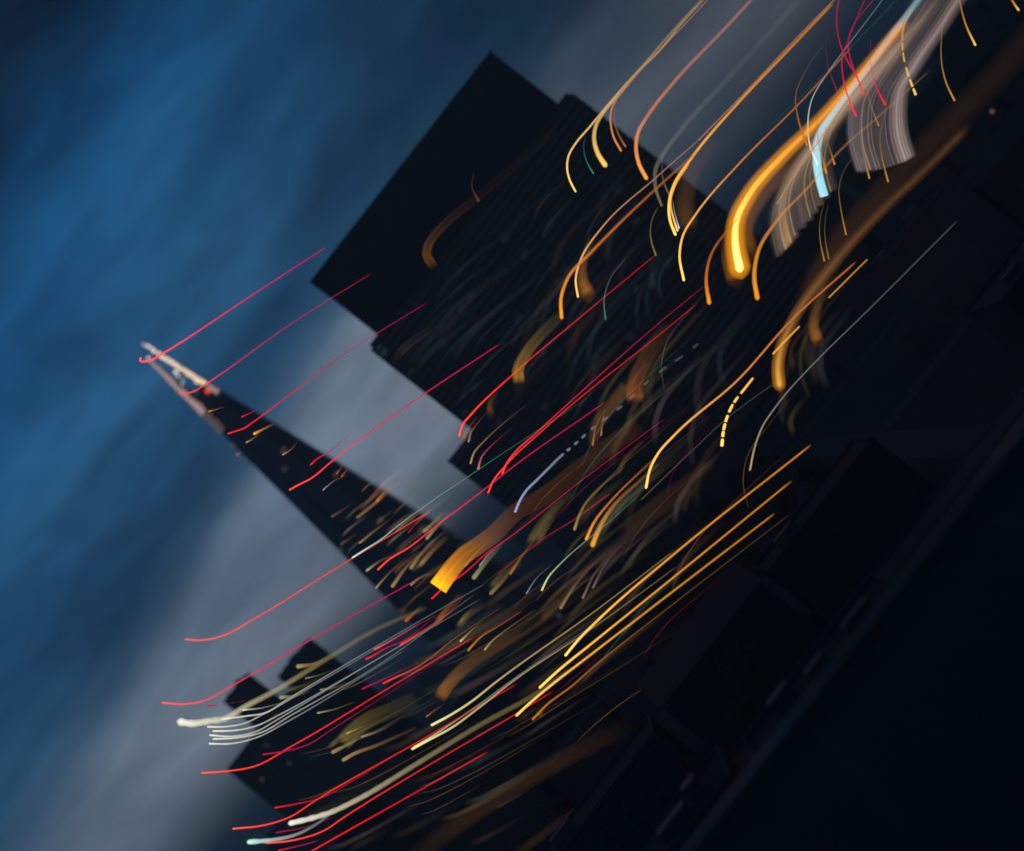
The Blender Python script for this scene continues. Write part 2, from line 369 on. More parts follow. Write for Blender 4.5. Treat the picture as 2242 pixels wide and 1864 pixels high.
for y in (253, 271, 347, 365, 461, 479):
    xx = -y * .42
    while xx < y * .45:
        if r.random() < .28 and all(abs(xx - sx) > 9 for sx in (-330, -140, 52, 235, 430)): tspots.append((xx, y))
        xx += 13
for i, (x, y) in enumerate(tspots):
    t = tag(empty('street_tree', (x, y - .2, .13), r.uniform(0, 6)), 'dark leafy street tree on the pavement between low blocks', 'tree', 'street trees among the dark blocks')
    k = r.uniform(.8, 1.25); t.scale = (k, k, k)
    piece('trunk', trm, t, (0, 0, 0)); piece('crown', crowns[i % 3], t, (0, 0, 7.0))

# ------------------------------------------------------------------ evening haze over the city
def haze():
    m = bpy.data.materials.new('haze'); m.use_nodes = True; t = m.node_tree; t.nodes.clear()
    o = t.nodes.new('ShaderNodeOutputMaterial'); v = t.nodes.new('ShaderNodeVolumePrincipled')
    v.inputs['Color'].default_value = (.92, .88, .82, 1); v.inputs['Density'].default_value = .00028; v.inputs['Anisotropy'].default_value = .2
    t.links.new(v.outputs[0], o.inputs['Volume'])
    b = MB().box(-22500, 22500, -2500, 40500, -1, 318).build('haze', m); tag(b, kind='stuff')
haze()

# ------------------------------------------------------------------ foreground roof with parapet
fr = tag(empty('foreground_building', (20, 120, 0), math.radians(-1.1)), 'black flat roofed building in the near foreground with a thin blue parapet edge', 'building')
MB().box(-100, 130, -75, 0, 0, 31.2).build('wall', BRICKM, fr)
MB().box(-99.5, 129.5, -74.5, -.6, 31.2, 31.3).build('roof', ROOFM, fr)
MB().box(-100, 130, -.55, 0, 31.2, 32.15).build('parapet', CONC, fr)
MB().box(-100.2, 130.2, -.75, .2, 32.15, 32.3).build('coping', COPE, fr)
for x, y, w, d, h in ((45, -30, 6, 5, 2.2), (-40, -40, 4, 4, 1.8), (70, -22, 3, 6, 1.4)):
    MB().box(x, x + w, y, y + d, 31.3, 31.3 + h).build('roof_vent', STEEL, fr, bevel=.15)
for k in range(9):
    MB().box(-90 + k * 22, -89.9 + k * 22, -74, -.7, 31.3, 31.36).build('roof_seam', STEEL, fr)

# ------------------------------------------------------------------ light streaks: glowing tubes put in for camera-shake trails of the lights
# (label, distance, head colour, tail colour, head radius, tail radius, head glow, tail glow, path x z in metres, options)
STREAKS = [
 ('long crimson light streak hooked round the very tip of the glass spire', 297.0, (1, 0.055, 0.03), (0.8, 0.01, 0.11), 0.255, 0.159, 1.47, 0.413, [(-37.39, 143.51), (-37.92, 143.24), (-37.49, 142.43), (-36.24, 141.41), (-34.79, 140.81), (-12.78, 133.19), (5.36, 126.94)], {'core': 0.35, 'fade': 0.75}),
 ('long magenta light streak starting at the foot of the spire crown', 303.3, (1, 0.055, 0.03), (0.8, 0.01, 0.11), 0.195, 0.13, 1.05, 0.21, [(-38.75, 133.79), (-38.88, 133.44), (-37.89, 132.43), (-36.53, 131.47), (-34.77, 130.82), (-11.74, 123.83), (7.02, 116.97)], {'fade': 0.6}),
 ('magenta light streak crossing the upper spire towards the wide tower', 299.2, (1, 0.012, 0.022), (0.8, 0.01, 0.11), 0.192, 0.128, 1.05, 0.195, [(-38.79, 119.2), (-37.47, 118.34), (-35.74, 117.2), (-33.9, 116.63), (-10.81, 110.27), (9.45, 102.93)], {'fade': 0.6}),
 ('short red light streak high on the spire above a longer one', 305.5, (1, 0.012, 0.022), (0.8, 0.01, 0.11), 0.229, 0.131, 0.735, 0.075, [(-34.86, 120.31), (-33.54, 119.66), (-31.18, 118.45)], {}),
 ('short red light streak halfway down the spire on its right edge', 301.4, (1, 0.012, 0.022), (0.8, 0.01, 0.11), 0.194, 0.097, 0.945, 0.022, [(-33.36, 101.42), (-31.81, 101.23), (-28.86, 100.02), (-24.9, 99.11), (-16.76, 97.97)], {}),
 ('long bright red light streak from mid spire across pale sky', 297.3, (1, 0.055, 0.03), (0.8, 0.01, 0.11), 0.223, 0.159, 1.155, 0.45, [(-39.85, 101.13), (-38.05, 100.41), (-35.3, 99.1), (-29.91, 97.88), (-7.37, 91.5), (11.93, 85.07)], {'core': 0.2}),
 ('long orange red light streak with flat tail left of the spire foot', 303.6, (1, 0.055, 0.03), (1, 0.055, 0.03), 0.228, 0.163, 1.155, 0.6, [(-80.12, 99.76), (-78.31, 97.13), (-74.33, 93.77), (-67.45, 90.82), (-46.48, 83.05), (-25.72, 75.17)], {'core': 0.4}),
 ('long red light streak climbing from spire foot past lower tower corner', 299.6, (1, 0.055, 0.03), (0.8, 0.01, 0.11), 0.225, 0.161, 1.155, 0.375, [(-41.81, 76.01), (-38.67, 75.49), (-34.41, 73.85), (-26.72, 71.94), (-13.54, 68.46), (-9.37, 67.47), (15.86, 59.94)], {'core': 0.2}),
 ('long red light streak hooked at the lower left corner of the wide tower', 305.8, (1, 0.055, 0.03), (1, 0.012, 0.022), 0.262, 0.131, 1.365, 0.3, [(-8.83, 80.31), (-6.61, 81.18), (-3.38, 81.11), (9.7, 79.18), (26.94, 75.6), (48.29, 70.94)], {'core': 0.35}),
 ('long crimson light streak, upper of two running parallel over the tower foot', 301.8, (1, 0.055, 0.03), (0.8, 0.01, 0.11), 0.226, 0.129, 1.05, 0.165, [(-9.58, 67.69), (-7.26, 68.36), (-3.89, 68.43), (2.06, 67.38), (9.27, 66.18), (37.87, 60.91), (49.15, 58.39)], {}),
 ('long red light streak, lower of two running parallel over the tower foot', 297.7, (1, 0.055, 0.03), (1, 0.012, 0.022), 0.223, 0.128, 1.155, 0.375, [(-14.35, 67.55), (-11.9, 68.22), (-8.26, 68.25), (4.45, 66.38), (39.26, 58.49), (44.22, 57.43)], {}),
 ('short crimson light streak at the right foot of the spire', 304.0, (0.8, 0.01, 0.11), (0.8, 0.01, 0.11), 0.163, 0.13, 0.42, 0.075, [(-32.15, 75.95), (-29.34, 75.88), (-24.95, 74.78)], {}),
 ('long red light streak passing just above the broken skyline at far left', 299.9, (1, 0.055, 0.03), (0.8, 0.01, 0.11), 0.225, 0.161, 1.26, 0.45, [(-92.8, 94.8), (-90.64, 91.55), (-86.95, 88.05), (-81.29, 85.58), (-59.93, 77.09), (-37.8, 67.94)], {'core': 0.4}),
 ('long red light streak beginning on the left tower block wall', 306.2, (1, 0.055, 0.03), (1, 0.012, 0.022), 0.23, 0.164, 1.26, 0.525, [(-101.33, 79.23), (-98.03, 75.57), (-93.22, 71.2), (-84.35, 67.32), (-61.19, 58.45), (-41.53, 50.92)], {'core': 0.4}),
 ('long red light streak with flat orange tail near the bottom left corner', 302.1, (1, 0.055, 0.03), (1, 0.012, 0.022), 0.227, 0.162, 1.26, 0.45, [(-105.11, 66.35), (-100.48, 61.69), (-95.98, 58.54), (-88.96, 56.04), (-65.48, 46.49), (-43.15, 37.69)], {'core': 0.4}),
 ('thin crimson light streak branching below a brighter red one', 298.0, (0.8, 0.01, 0.11), (0.8, 0.01, 0.11), 0.192, 0.096, 0.63, 0.03, [(-87.41, 70.95), (-84.0, 67.75), (-79.69, 64.66), (-75.02, 63.04), (-63.67, 59.04), (-42.86, 51.91)], {}),
 ('crimson light streak forking off near the bottom left corner', 304.3, (1, 0.012, 0.022), (0.8, 0.01, 0.11), 0.228, 0.13, 0.735, 0.112, [(-96.65, 62.01), (-93.61, 59.29), (-87.74, 54.9), (-83.27, 53.02), (-70.92, 48.35)], {}),
 ('red light streak with orange tail at the bottom edge', 300.2, (1, 0.055, 0.03), (1, 0.012, 0.022), 0.225, 0.161, 1.26, 0.45, [(-102.41, 58.81), (-99.01, 55.27), (-92.64, 50.8), (-87.87, 49.24), (-67.93, 41.87), (-47.91, 34.02), (-39.31, 30.77)], {'core': 0.35}),
 ('straight red light streak, lowest of the long red ones', 306.5, (1, 0.012, 0.022), (1, 0.012, 0.022), 0.23, 0.197, 0.945, 0.45, [(-105.04, 52.01), (-99.68, 49.88), (-79.79, 41.68), (-59.2, 33.18)], {}),
 ('faint pink light streak beside the mint ones at the bottom', 302.4, (0.8, 0.01, 0.11), (0.8, 0.01, 0.11), 0.194, 0.13, 0.525, 0.075, [(-100.1, 58.52), (-97.29, 55.95), (-94.23, 53.59), (-89.97, 50.98)], {}),
 ('short red light streak cut by the bottom edge', 298.4, (1, 0.012, 0.022), (0.8, 0.01, 0.11), 0.192, 0.128, 0.735, 0.3, [(-101.47, 55.85), (-98.16, 53.15), (-94.67, 50.6)], {}),
 ('crimson light streak starting under the wide golden ribbon', 304.6, (1, 0.012, 0.022), (0.8, 0.01, 0.11), 0.228, 0.131, 0.945, 0.15, [(-40.17, 63.15), (-37.06, 62.71), (-31.77, 61.09), (-24.67, 59.74), (-20.47, 58.42), (-0.9, 53.61), (21.38, 47.51)], {}),
 ('red light streak with dotted head among the white lines', 300.6, (1, 0.012, 0.022), (0.8, 0.01, 0.11), 0.258, 0.129, 0.945, 0.075, [(-58.48, 66.25), (-57.54, 65.74), (-54.78, 64.7), (-50.19, 62.25), (-43.33, 60.52)], {}),
 ('orange red light streak just above two crimson ones below the spire', 306.9, (1, 0.055, 0.03), (0.8, 0.01, 0.11), 0.263, 0.132, 0.945, 0.09, [(-56.88, 66.19), (-54.56, 65.1), (-50.59, 63.49), (-47.47, 62.3), (-42.45, 60.07)], {'core': 0.3}),
 ('thick red light streak beside the orange smear below the spire', 302.8, (1, 0.012, 0.022), (1, 0.055, 0.03), 0.292, 0.162, 0.945, 0.075, [(-51.81, 62.35), (-49.35, 61.4), (-44.64, 59.73), (-40.27, 58.49), (-34.92, 58.04)], {}),
 ('red light streak that thins to brown across the dark roofs', 298.7, (1, 0.012, 0.022), (0.55, 0.24, 0.07), 0.224, 0.16, 0.945, 0.03, [(-59.94, 60.18), (-58.12, 59.31), (-53.17, 56.83), (-49.36, 55.58), (-45.12, 54.66), (-31.49, 50.32)], {}),
 ('short crimson light streak lying on top of a longer red one', 305.0, (0.8, 0.01, 0.11), (0.8, 0.01, 0.11), 0.229, 0.131, 0.63, 0.075, [(-64.97, 62.96), (-62.59, 61.77), (-59.54, 60.18), (-56.96, 58.96), (-51.73, 56.21)], {}),
 ('dotted crimson light streak at the left skyline', 300.9, (0.8, 0.01, 0.11), (0.8, 0.01, 0.11), 0.29, 0.161, 0.367, 0.038, [(-87.7, 87.0), (-85.81, 84.91), (-83.7, 82.99), (-81.27, 80.73)], {'dash': [(0, 0.25), (0.33, 0.5), (0.58, 0.68), (0.76, 0.95)]}),
 ('faint crimson light streak over the roofs right of the golden ribbon', 307.2, (0.8, 0.01, 0.11), (1, 0.012, 0.022), 0.165, 0.165, 0.263, 0.105, [(1.1, 46.81), (-9.29, 49.9), (-13.94, 51.68), (-19.05, 53.12), (-27.94, 55.22)], {}),
 ('red light streak crossing the bright orange band at top right, leftmost', 303.1, (1, 0.012, 0.022), (0.8, 0.01, 0.11), 0.26, 0.13, 1.05, 0.3, [(98.13, 55.3), (99.52, 57.78), (101.92, 61.33), (106.51, 65.4), (110.6, 66.78), (119.11, 69.11), (121.34, 69.56)], {}),
 ('red light streak crossing another near the top edge', 299.0, (1, 0.012, 0.022), (0.8, 0.01, 0.11), 0.256, 0.16, 0.945, 0.3, [(101.37, 56.87), (103.49, 60.27), (105.25, 64.57), (107.53, 68.22), (110.67, 71.28), (114.17, 73.36), (116.06, 74.2)], {}),
 ('red light streak hanging right of the bright orange band', 305.3, (1, 0.012, 0.022), (0.8, 0.01, 0.11), 0.262, 0.131, 1.05, 0.03, [(104.7, 51.8), (106.18, 55.08), (109.42, 59.29), (114.25, 63.11)], {}),
 ('thin red light streak bending up to the top edge', 301.2, (0.8, 0.01, 0.11), (0.8, 0.01, 0.11), 0.194, 0.129, 0.63, 0.225, [(105.18, 61.82), (107.24, 64.68), (110.81, 67.24), (114.61, 67.85), (119.48, 67.61), (122.0, 67.66)], {}),
 ('faint crimson light streak left of the crossing red ones', 297.2, (0.8, 0.01, 0.11), (0.8, 0.01, 0.11), 0.159, 0.096, 0.315, 0.03, [(97.98, 61.71), (100.83, 66.2), (103.36, 68.92), (106.79, 71.03)], {}),
 ('thin gold light streak, leftmost hook on the tower side', 303.5, (1, 0.62, 0.12), (0.8, 0.5, 0.2), 0.241, 0.276, 1.155, 0.225, [(48.42, 92.96), (49.49, 95.29), (51.25, 97.48), (53.58, 98.92), (56.14, 99.34), (61.44, 99.17), (68.52, 98.95), (77.0, 98.39), (83.17, 97.47), (91.38, 97.27), (98.72, 96.69)], {'fade': 0.9}),
 ('short teal light streak between two gold hooks', 299.4, (0.1, 0.6, 0.42), (0.1, 0.6, 0.42), 0.204, 0.136, 0.315, 0.038, [(53.1, 91.87), (54.19, 94.5), (56.08, 96.83), (58.49, 98.29)], {}),
 ('thick lemon yellow hooked light streak at the tower edge', 305.7, (1, 0.62, 0.12), (0.8, 0.5, 0.2), 0.625, 0.313, 0.945, 0.09, [(57.22, 91.61), (58.12, 94.19), (60.1, 96.89), (62.66, 98.45), (65.73, 98.97), (72.03, 98.68), (79.16, 98.46), (92.08, 97.85), (99.23, 97.21)], {'core': 0.3, 'fade': 0.45}),
 ('thin orange light streak in a pair beside the lemon hook', 301.6, (1, 0.33, 0.012), (0.9, 0.35, 0.25), 0.274, 0.171, 0.735, 0.188, [(61.0, 90.43), (62.26, 93.32), (64.31, 95.83), (66.73, 97.52), (68.95, 97.97), (73.14, 98.1), (81.07, 97.44), (91.35, 96.34), (98.72, 95.67)], {}),
 ('short brown orange light streak, right one of a close pair', 297.5, (0.9, 0.22, 0.04), (0.55, 0.24, 0.07), 0.27, 0.169, 0.42, 0.112, [(61.47, 89.9), (62.66, 92.74), (64.58, 95.36), (67.18, 97.1)], {}),
 ('orange light streak with a thick hooked end over grey sky', 303.8, (1, 0.33, 0.012), (0.9, 0.35, 0.25), 0.483, 0.449, 1.05, 0.18, [(60.09, 82.62), (61.54, 85.75), (64.18, 88.67), (66.79, 90.13), (70.91, 90.75), (80.11, 90.76), (97.8, 89.07), (105.14, 88.49)], {'core': 0.25, 'fade': 0.4}),
 ('faint olive light streak looping down the grey sky', 299.7, (0.5, 0.38, 0.1), (0.45, 0.5, 0.5), 0.307, 0.749, 0.255, 0.026, [(56.64, 76.19), (59.11, 79.81), (62.19, 82.06), (65.93, 82.72), (71.2, 82.87), (87.69, 81.7), (109.95, 80.02)], {'fade': 0.3}),
 ('faint olive light streak just right of a similar loop', 306.0, (0.5, 0.38, 0.1), (0.45, 0.5, 0.5), 0.243, 0.278, 0.21, 0.022, [(60.61, 76.49), (62.48, 79.68), (65.23, 82.11), (67.0, 83.19)], {}),
 ('bright yellow light streak with forked end over the tower corner', 301.9, (1, 0.62, 0.12), (1, 0.33, 0.012), 0.343, 0.309, 1.47, 0.413, [(53.91, 70.12), (55.56, 72.82), (58.23, 75.22), (62.09, 76.94), (68.16, 77.47), (84.8, 76.88), (99.51, 75.44), (113.86, 74.04)], {'core': 0.25}),
 ('short pale blue light streak inside the forked yellow one', 297.9, (0.5, 0.58, 1), (0.5, 0.58, 1), 0.169, 0.102, 1.26, 0.15, [(54.72, 70.18), (56.64, 72.82), (58.72, 75.07)], {}),
 ('short yellow light streak, middle prong of the fork', 304.1, (1, 0.62, 0.12), (1, 0.33, 0.012), 0.242, 0.242, 1.26, 0.6, [(55.23, 70.32), (57.3, 73.29), (59.28, 75.35), (62.5, 76.68), (68.25, 77.26)], {}),
 ('thin pink light streak lying along the forked yellow one', 300.1, (0.9, 0.35, 0.25), (0.9, 0.35, 0.25), 0.205, 0.205, 0.263, 0.225, [(72.61, 78.59), (87.39, 76.95), (99.52, 75.83), (113.94, 74.24), (116.78, 73.89)], {}),
 ('thin gold light streak ending midway between two thick ones', 306.4, (1, 0.62, 0.12), (0.9, 0.22, 0.04), 0.313, 0.209, 1.365, 0.262, [(47.99, 62.65), (51.51, 66.57), (55.67, 68.83), (61.1, 69.45), (75.39, 68.81), (92.8, 66.67), (110.09, 65.1)], {'core': 0.2}),
 ('amber light streak left of the blazing white hook', 302.3, (1, 0.33, 0.012), (0.9, 0.22, 0.04), 0.515, 0.275, 0.84, 0.15, [(46.85, 55.37), (50.28, 58.87), (54.87, 61.29), (62.21, 61.84), (65.28, 61.65)], {'core': 0.15}),
 ('amber light streak right of the blazing white hook', 298.2, (1, 0.33, 0.012), (0.55, 0.24, 0.07), 0.576, 0.271, 0.84, 0.105, [(53.25, 48.06), (56.23, 51.19), (61.62, 54.11), (68.7, 54.86), (78.97, 53.96), (88.22, 53.54), (100.11, 51.37), (113.39, 49.02)], {'core': 0.15, 'fade': 0.5}),
 ('thin gold light streak doubled by a thicker amber one over the tower', 304.5, (1, 0.62, 0.12), (0.9, 0.35, 0.25), 0.277, 0.173, 1.155, 0.188, [(30.8, 78.51), (33.33, 81.14), (37.72, 83.06), (46.42, 83.65), (62.21, 80.97), (73.67, 78.83)], {'core': 0.2}),
 ('amber light streak, lowest hook on the dark tower face', 300.4, (1, 0.33, 0.012), (0.9, 0.22, 0.04), 0.444, 0.307, 0.945, 0.15, [(24.71, 78.3), (27.74, 80.86), (32.29, 82.48), (39.82, 81.92), (52.64, 80.34), (71.58, 77.11)], {'core': 0.25}),
 ('soft orange glow blob between two gold hooks on the tower', 306.7, (1, 0.33, 0.012), (0.55, 0.24, 0.07), 1.777, 0.846, 0.255, 0.015, [(32.59, 77.03), (34.87, 80.45), (38.88, 82.92), (44.25, 84.48)], {}),
 ('thin teal light streak low on the tower face', 302.6, (0.1, 0.6, 0.42), (0.45, 0.5, 0.5), 0.206, 0.172, 0.263, 0.038, [(30.41, 70.74), (33.65, 73.65), (38.16, 75.36), (43.28, 75.46)], {}),
 ('olive light streak curving above a red one on the tower', 298.5, (0.5, 0.38, 0.1), (0.5, 0.38, 0.1), 0.237, 0.17, 0.367, 0.075, [(47.3, 70.58), (49.61, 73.79), (53.02, 75.99), (55.79, 76.55)], {}),
 ('wide dim brown glow standing behind the forked yellow streak', 304.8, (0.55, 0.24, 0.07), (0.55, 0.24, 0.07), 2.355, 2.103, 0.085, 0.015, [(57.39, 68.73), (60.08, 72.0), (64.01, 74.53), (68.78, 75.96), (76.98, 75.51)], {}),
 ('thin orange light streak looping left of the crossing red ones', 300.7, (0.9, 0.22, 0.04), (0.55, 0.24, 0.07), 0.308, 0.137, 0.63, 0.03, [(86.15, 59.77), (89.36, 64.62), (93.09, 68.15), (98.35, 69.68), (105.66, 70.23)], {}),
 ('thin white light streak looping down to the pale blue bundle', 307.0, (1, 0.97, 0.8), (0.45, 0.5, 0.5), 0.209, 0.14, 0.945, 0.15, [(85.84, 55.17), (88.06, 59.04), (91.86, 62.55), (96.15, 64.88), (102.85, 65.77), (110.94, 66.0), (122.92, 66.24), (125.39, 66.42)], {}),
 ('thin cream light streak running diagonally beside the pale blue bundle', 302.9, (0.8, 0.5, 0.2), (0.8, 0.5, 0.2), 0.207, 0.207, 0.367, 0.225, [(72.66, 56.97), (79.74, 57.79), (88.44, 58.17), (97.89, 58.69), (105.86, 58.92)], {}),
 ('dashed yellow light streak near the top right', 298.9, (1, 0.62, 0.12), (1, 0.62, 0.12), 0.306, 0.204, 0.945, 0.375, [(107.97, 48.09), (109.95, 51.29), (111.99, 54.12), (114.61, 56.77), (117.62, 58.89), (121.92, 59.91)], {'dash': [(0, 0.07), (0.1, 0.18), (0.22, 0.32), (0.39, 0.49), (0.52, 0.6), (0.63, 1)]}),
 ('thin gold light streak bending beside the pinkish veil', 305.2, (1, 0.42, 0.035), (0.8, 0.5, 0.2), 0.243, 0.139, 0.525, 0.06, [(114.39, 40.48), (116.29, 44.16), (119.19, 47.67), (122.93, 50.65), (125.52, 52.34), (132.07, 53.36)], {}),
 ('gold light streak touching the top edge at far right', 301.1, (1, 0.62, 0.12), (1, 0.42, 0.035), 0.274, 0.171, 0.945, 0.15, [(125.01, 44.57), (126.97, 48.39), (130.6, 53.08), (132.0, 54.58)], {}),
 ('thin gold light streak inside the pinkish veil, left one', 297.0, (1, 0.42, 0.035), (0.5, 0.38, 0.1), 0.236, 0.135, 0.473, 0.045, [(87.45, 45.08), (90.13, 48.4), (92.51, 51.29), (95.57, 53.86), (98.8, 55.11)], {}),
 ('thin gold light streak inside the pinkish veil, right one', 303.3, (1, 0.42, 0.035), (0.5, 0.38, 0.1), 0.241, 0.138, 0.473, 0.045, [(91.23, 41.13), (94.13, 44.85), (97.0, 47.79), (100.19, 49.76), (103.7, 50.77)], {}),
 ('thin gold light streak below the gap between the two veils', 299.2, (1, 0.42, 0.035), (0.5, 0.38, 0.1), 0.204, 0.136, 0.42, 0.045, [(75.55, 41.52), (78.77, 45.27), (82.43, 48.73), (86.31, 50.27), (89.17, 50.4)], {}),
 ('thin gold light streak hanging alone under the brown veil', 305.5, (1, 0.42, 0.035), (0.5, 0.38, 0.1), 0.208, 0.139, 0.42, 0.045, [(69.75, 41.27), (72.78, 44.77), (76.28, 47.48), (79.5, 48.9)], {}),
 ('thin brown light streak hanging alone under the brown veil', 301.4, (0.8, 0.5, 0.2), (0.5, 0.38, 0.1), 0.171, 0.137, 0.263, 0.03, [(69.73, 41.08), (73.21, 44.82), (76.51, 47.16), (79.31, 48.49)], {}),
 ('amber light streak right against the pale blue bundle', 297.3, (1, 0.33, 0.012), (0.55, 0.24, 0.07), 0.304, 0.236, 0.63, 0.075, [(82.92, 52.93), (85.21, 55.95), (88.39, 59.46), (91.02, 61.5)], {}),
 ('short amber light streak beside the pale blue bundle', 303.6, (1, 0.33, 0.012), (0.55, 0.24, 0.07), 0.276, 0.172, 0.525, 0.045, [(87.24, 52.47), (89.55, 55.88), (90.81, 58.13)], {}),
 ('thin pale gold light streak slanting over the pinkish veil', 299.6, (0.8, 0.5, 0.2), (0.8, 0.5, 0.2), 0.204, 0.136, 0.263, 0.038, [(98.3, 50.23), (101.33, 55.08), (105.07, 59.03)], {}),
 ('long soft orange light streak with a wavy glowing foot at right', 305.8, (1, 0.33, 0.012), (0.55, 0.24, 0.07), 1.435, 1.266, 0.357, 0.038, [(42.59, 32.36), (45.34, 34.92), (49.63, 37.18), (54.64, 38.5), (70.64, 39.26), (85.88, 38.13), (99.9, 36.05), (111.44, 34.64)], {'core': 0.3, 'fade': 0.3}),
 ('very wide dim brown light band in the upper right dark', 301.8, (0.55, 0.24, 0.07), (0.55, 0.24, 0.07), 2.915, 3.332, 0.034, 0.011, [(58.75, 38.73), (71.73, 41.12), (87.58, 40.62), (105.79, 38.76), (123.98, 36.89), (139.83, 36.4)], {}),
 ('soft orange light blob to the right of the wavy foot', 297.7, (1, 0.33, 0.012), (0.55, 0.24, 0.07), 1.397, 0.986, 0.212, 0.022, [(53.59, 32.39), (55.45, 34.9), (59.48, 37.08), (64.92, 39.09)], {}),
 ('long gold light streak rising from the mid right to the orange band', 304.0, (1, 0.62, 0.12), (0.9, 0.22, 0.04), 0.311, 0.242, 1.365, 0.413, [(7.25, 41.53), (10.68, 43.23), (14.63, 44.03), (20.05, 43.68), (37.62, 40.26), (55.13, 39.08), (73.23, 35.94)], {'core': 0.25}),
 ('dashed gold light streak with beaded foot at right', 299.9, (1, 0.62, 0.12), (1, 0.42, 0.035), 0.375, 0.17, 1.47, 0.338, [(24.0, 34.57), (27.25, 36.54), (31.72, 38.05), (37.77, 38.26), (42.77, 38.21), (66.48, 35.63), (73.2, 34.81), (80.36, 33.83), (87.77, 32.78), (90.24, 32.47)], {'dash': [(0, 0.02), (0.03, 0.045), (0.052, 0.07), (0.078, 0.097), (0.11, 0.135), (0.145, 0.165), (0.18, 0.24), (0.34, 0.46), (0.59, 0.76)]}),
 ('faint gold light streak under the dashed one', 306.2, (0.5, 0.38, 0.1), (0.45, 0.5, 0.5), 0.174, 0.139, 0.105, 0.045, [(4.62, 40.61), (20.2, 38.39), (29.4, 36.94), (42.53, 33.4)], {}),
 ('long thin pale light streak curving down at far right', 302.1, (0.8, 0.5, 0.2), (0.45, 0.5, 0.5), 0.24, 0.172, 0.63, 0.09, [(23.89, 26.53), (27.9, 28.51), (32.89, 30.13), (37.72, 30.49), (52.7, 29.49), (63.22, 28.07), (93.11, 24.42)], {'fade': 0.3}),
 ('long gold light streak, top one of three over the dark foreground', 298.0, (1, 0.62, 0.12), (1, 0.33, 0.012), 0.305, 0.237, 1.47, 0.45, [(-31.28, 33.54), (-26.98, 33.42), (-20.78, 32.67), (0.42, 28.51), (35.52, 20.17)], {'core': 0.35, 'fade': 0.5}),
 ('long gold light streak, middle one of three over the dark foreground', 304.3, (1, 0.62, 0.12), (1, 0.33, 0.012), 0.311, 0.242, 1.47, 0.413, [(-40.79, 33.05), (-35.88, 32.25), (-35.66, 32.21), (-26.59, 30.14), (-7.37, 25.72), (27.49, 17.86)], {'core': 0.35, 'fade': 0.5}),
 ('long gold light streak, bottom one of three over the dark foreground', 300.2, (1, 0.62, 0.12), (1, 0.33, 0.012), 0.307, 0.239, 1.365, 0.375, [(-47.95, 33.69), (-43.91, 33.04), (-38.61, 31.9), (-27.27, 29.03), (-6.78, 23.79), (19.51, 17.03)], {'core': 0.35, 'fade': 0.5}),
 ('thin brown gold light streak below the three long gold ones', 306.5, (1, 0.33, 0.012), (0.55, 0.24, 0.07), 0.279, 0.174, 0.525, 0.045, [(-47.43, 29.8), (-43.34, 29.4), (-36.5, 27.57), (-30.91, 26.55), (-11.89, 21.98), (21.93, 13.36)], {'fade': 0.4}),
 ('thin pale yellow light streak with wavy head in the lower middle', 302.4, (0.9, 0.85, 0.35), (0.8, 0.5, 0.2), 0.309, 0.172, 0.945, 0.112, [(-61.23, 46.47), (-57.6, 44.87), (-51.85, 42.85), (-46.04, 41.47), (-20.69, 34.08), (-0.13, 28.72)], {'core': 0.2}),
 ('pale yellow light streak, outermost of a fine bundle in the lower middle', 298.4, (0.9, 0.85, 0.35), (0.8, 0.5, 0.2), 0.305, 0.136, 0.945, 0.09, [(-66.96, 46.82), (-63.84, 45.46), (-58.07, 42.96), (-52.04, 41.25), (-41.85, 38.7), (-22.95, 32.48), (-2.02, 26.57)], {}),
 ('pale green light streak hugging the fine yellow bundle', 304.6, (0.9, 0.85, 0.35), (0.45, 0.5, 0.5), 0.242, 0.138, 0.63, 0.075, [(-67.69, 46.43), (-64.4, 45.12), (-58.54, 43.14), (-52.57, 41.25), (-41.88, 38.28), (-24.08, 32.54)], {}),
 ('broad mint white light streak low in the picture, upper of two forking', 300.6, (1, 0.97, 0.8), (0.5, 0.38, 0.1), 0.615, 0.615, 0.84, 0.09, [(-96.06, 57.39), (-93.27, 55.14), (-88.45, 51.81), (-83.82, 49.53), (-68.62, 43.73), (-55.33, 38.82), (-40.54, 32.74), (-32.89, 30.5)], {'wob': 0.12, 'fade': 0.4}),
 ('broad mint white light streak at the bottom edge, lower of two forking', 306.9, (0.55, 0.9, 0.75), (0.45, 0.5, 0.5), 0.628, 0.349, 0.945, 0.112, [(-106.85, 61.9), (-103.4, 58.25), (-98.81, 54.59), (-95.93, 53.23), (-90.45, 51.48)], {'core': 0.3, 'wob': 0.12}),
 ('broad white light streak sweeping up from the left skyline', 302.8, (1, 0.97, 0.8), (0.5, 0.38, 0.1), 0.836, 0.627, 0.765, 0.045, [(-94.45, 89.49), (-93.28, 87.41), (-90.86, 85.1), (-87.68, 82.21), (-84.05, 80.86), (-77.21, 77.85), (-63.76, 72.86), (-52.59, 68.5), (-42.24, 62.9)], {'core': 0.3, 'wob': 0.12, 'fade': 0.45}),
 ('fine white light streak, topmost long of the fan of seven at left', 298.7, (1, 0.97, 0.8), (0.45, 0.5, 0.5), 0.221, 0.153, 0.788, 0.075, [(-87.25, 82.52), (-83.89, 79.24), (-80.0, 75.8), (-76.35, 74.53), (-66.73, 70.88), (-47.22, 63.24), (-29.97, 56.2)], {'wob': 0.1, 'fade': 0.5}),
 ('fine white light streak, second of the fan of seven at left', 305.0, (1, 0.97, 0.8), (0.45, 0.5, 0.5), 0.225, 0.156, 0.788, 0.075, [(-92.3, 84.36), (-90.08, 81.56), (-86.47, 78.36), (-83.12, 76.77), (-68.51, 70.78), (-46.01, 61.99)], {'wob': 0.1, 'fade': 0.5}),
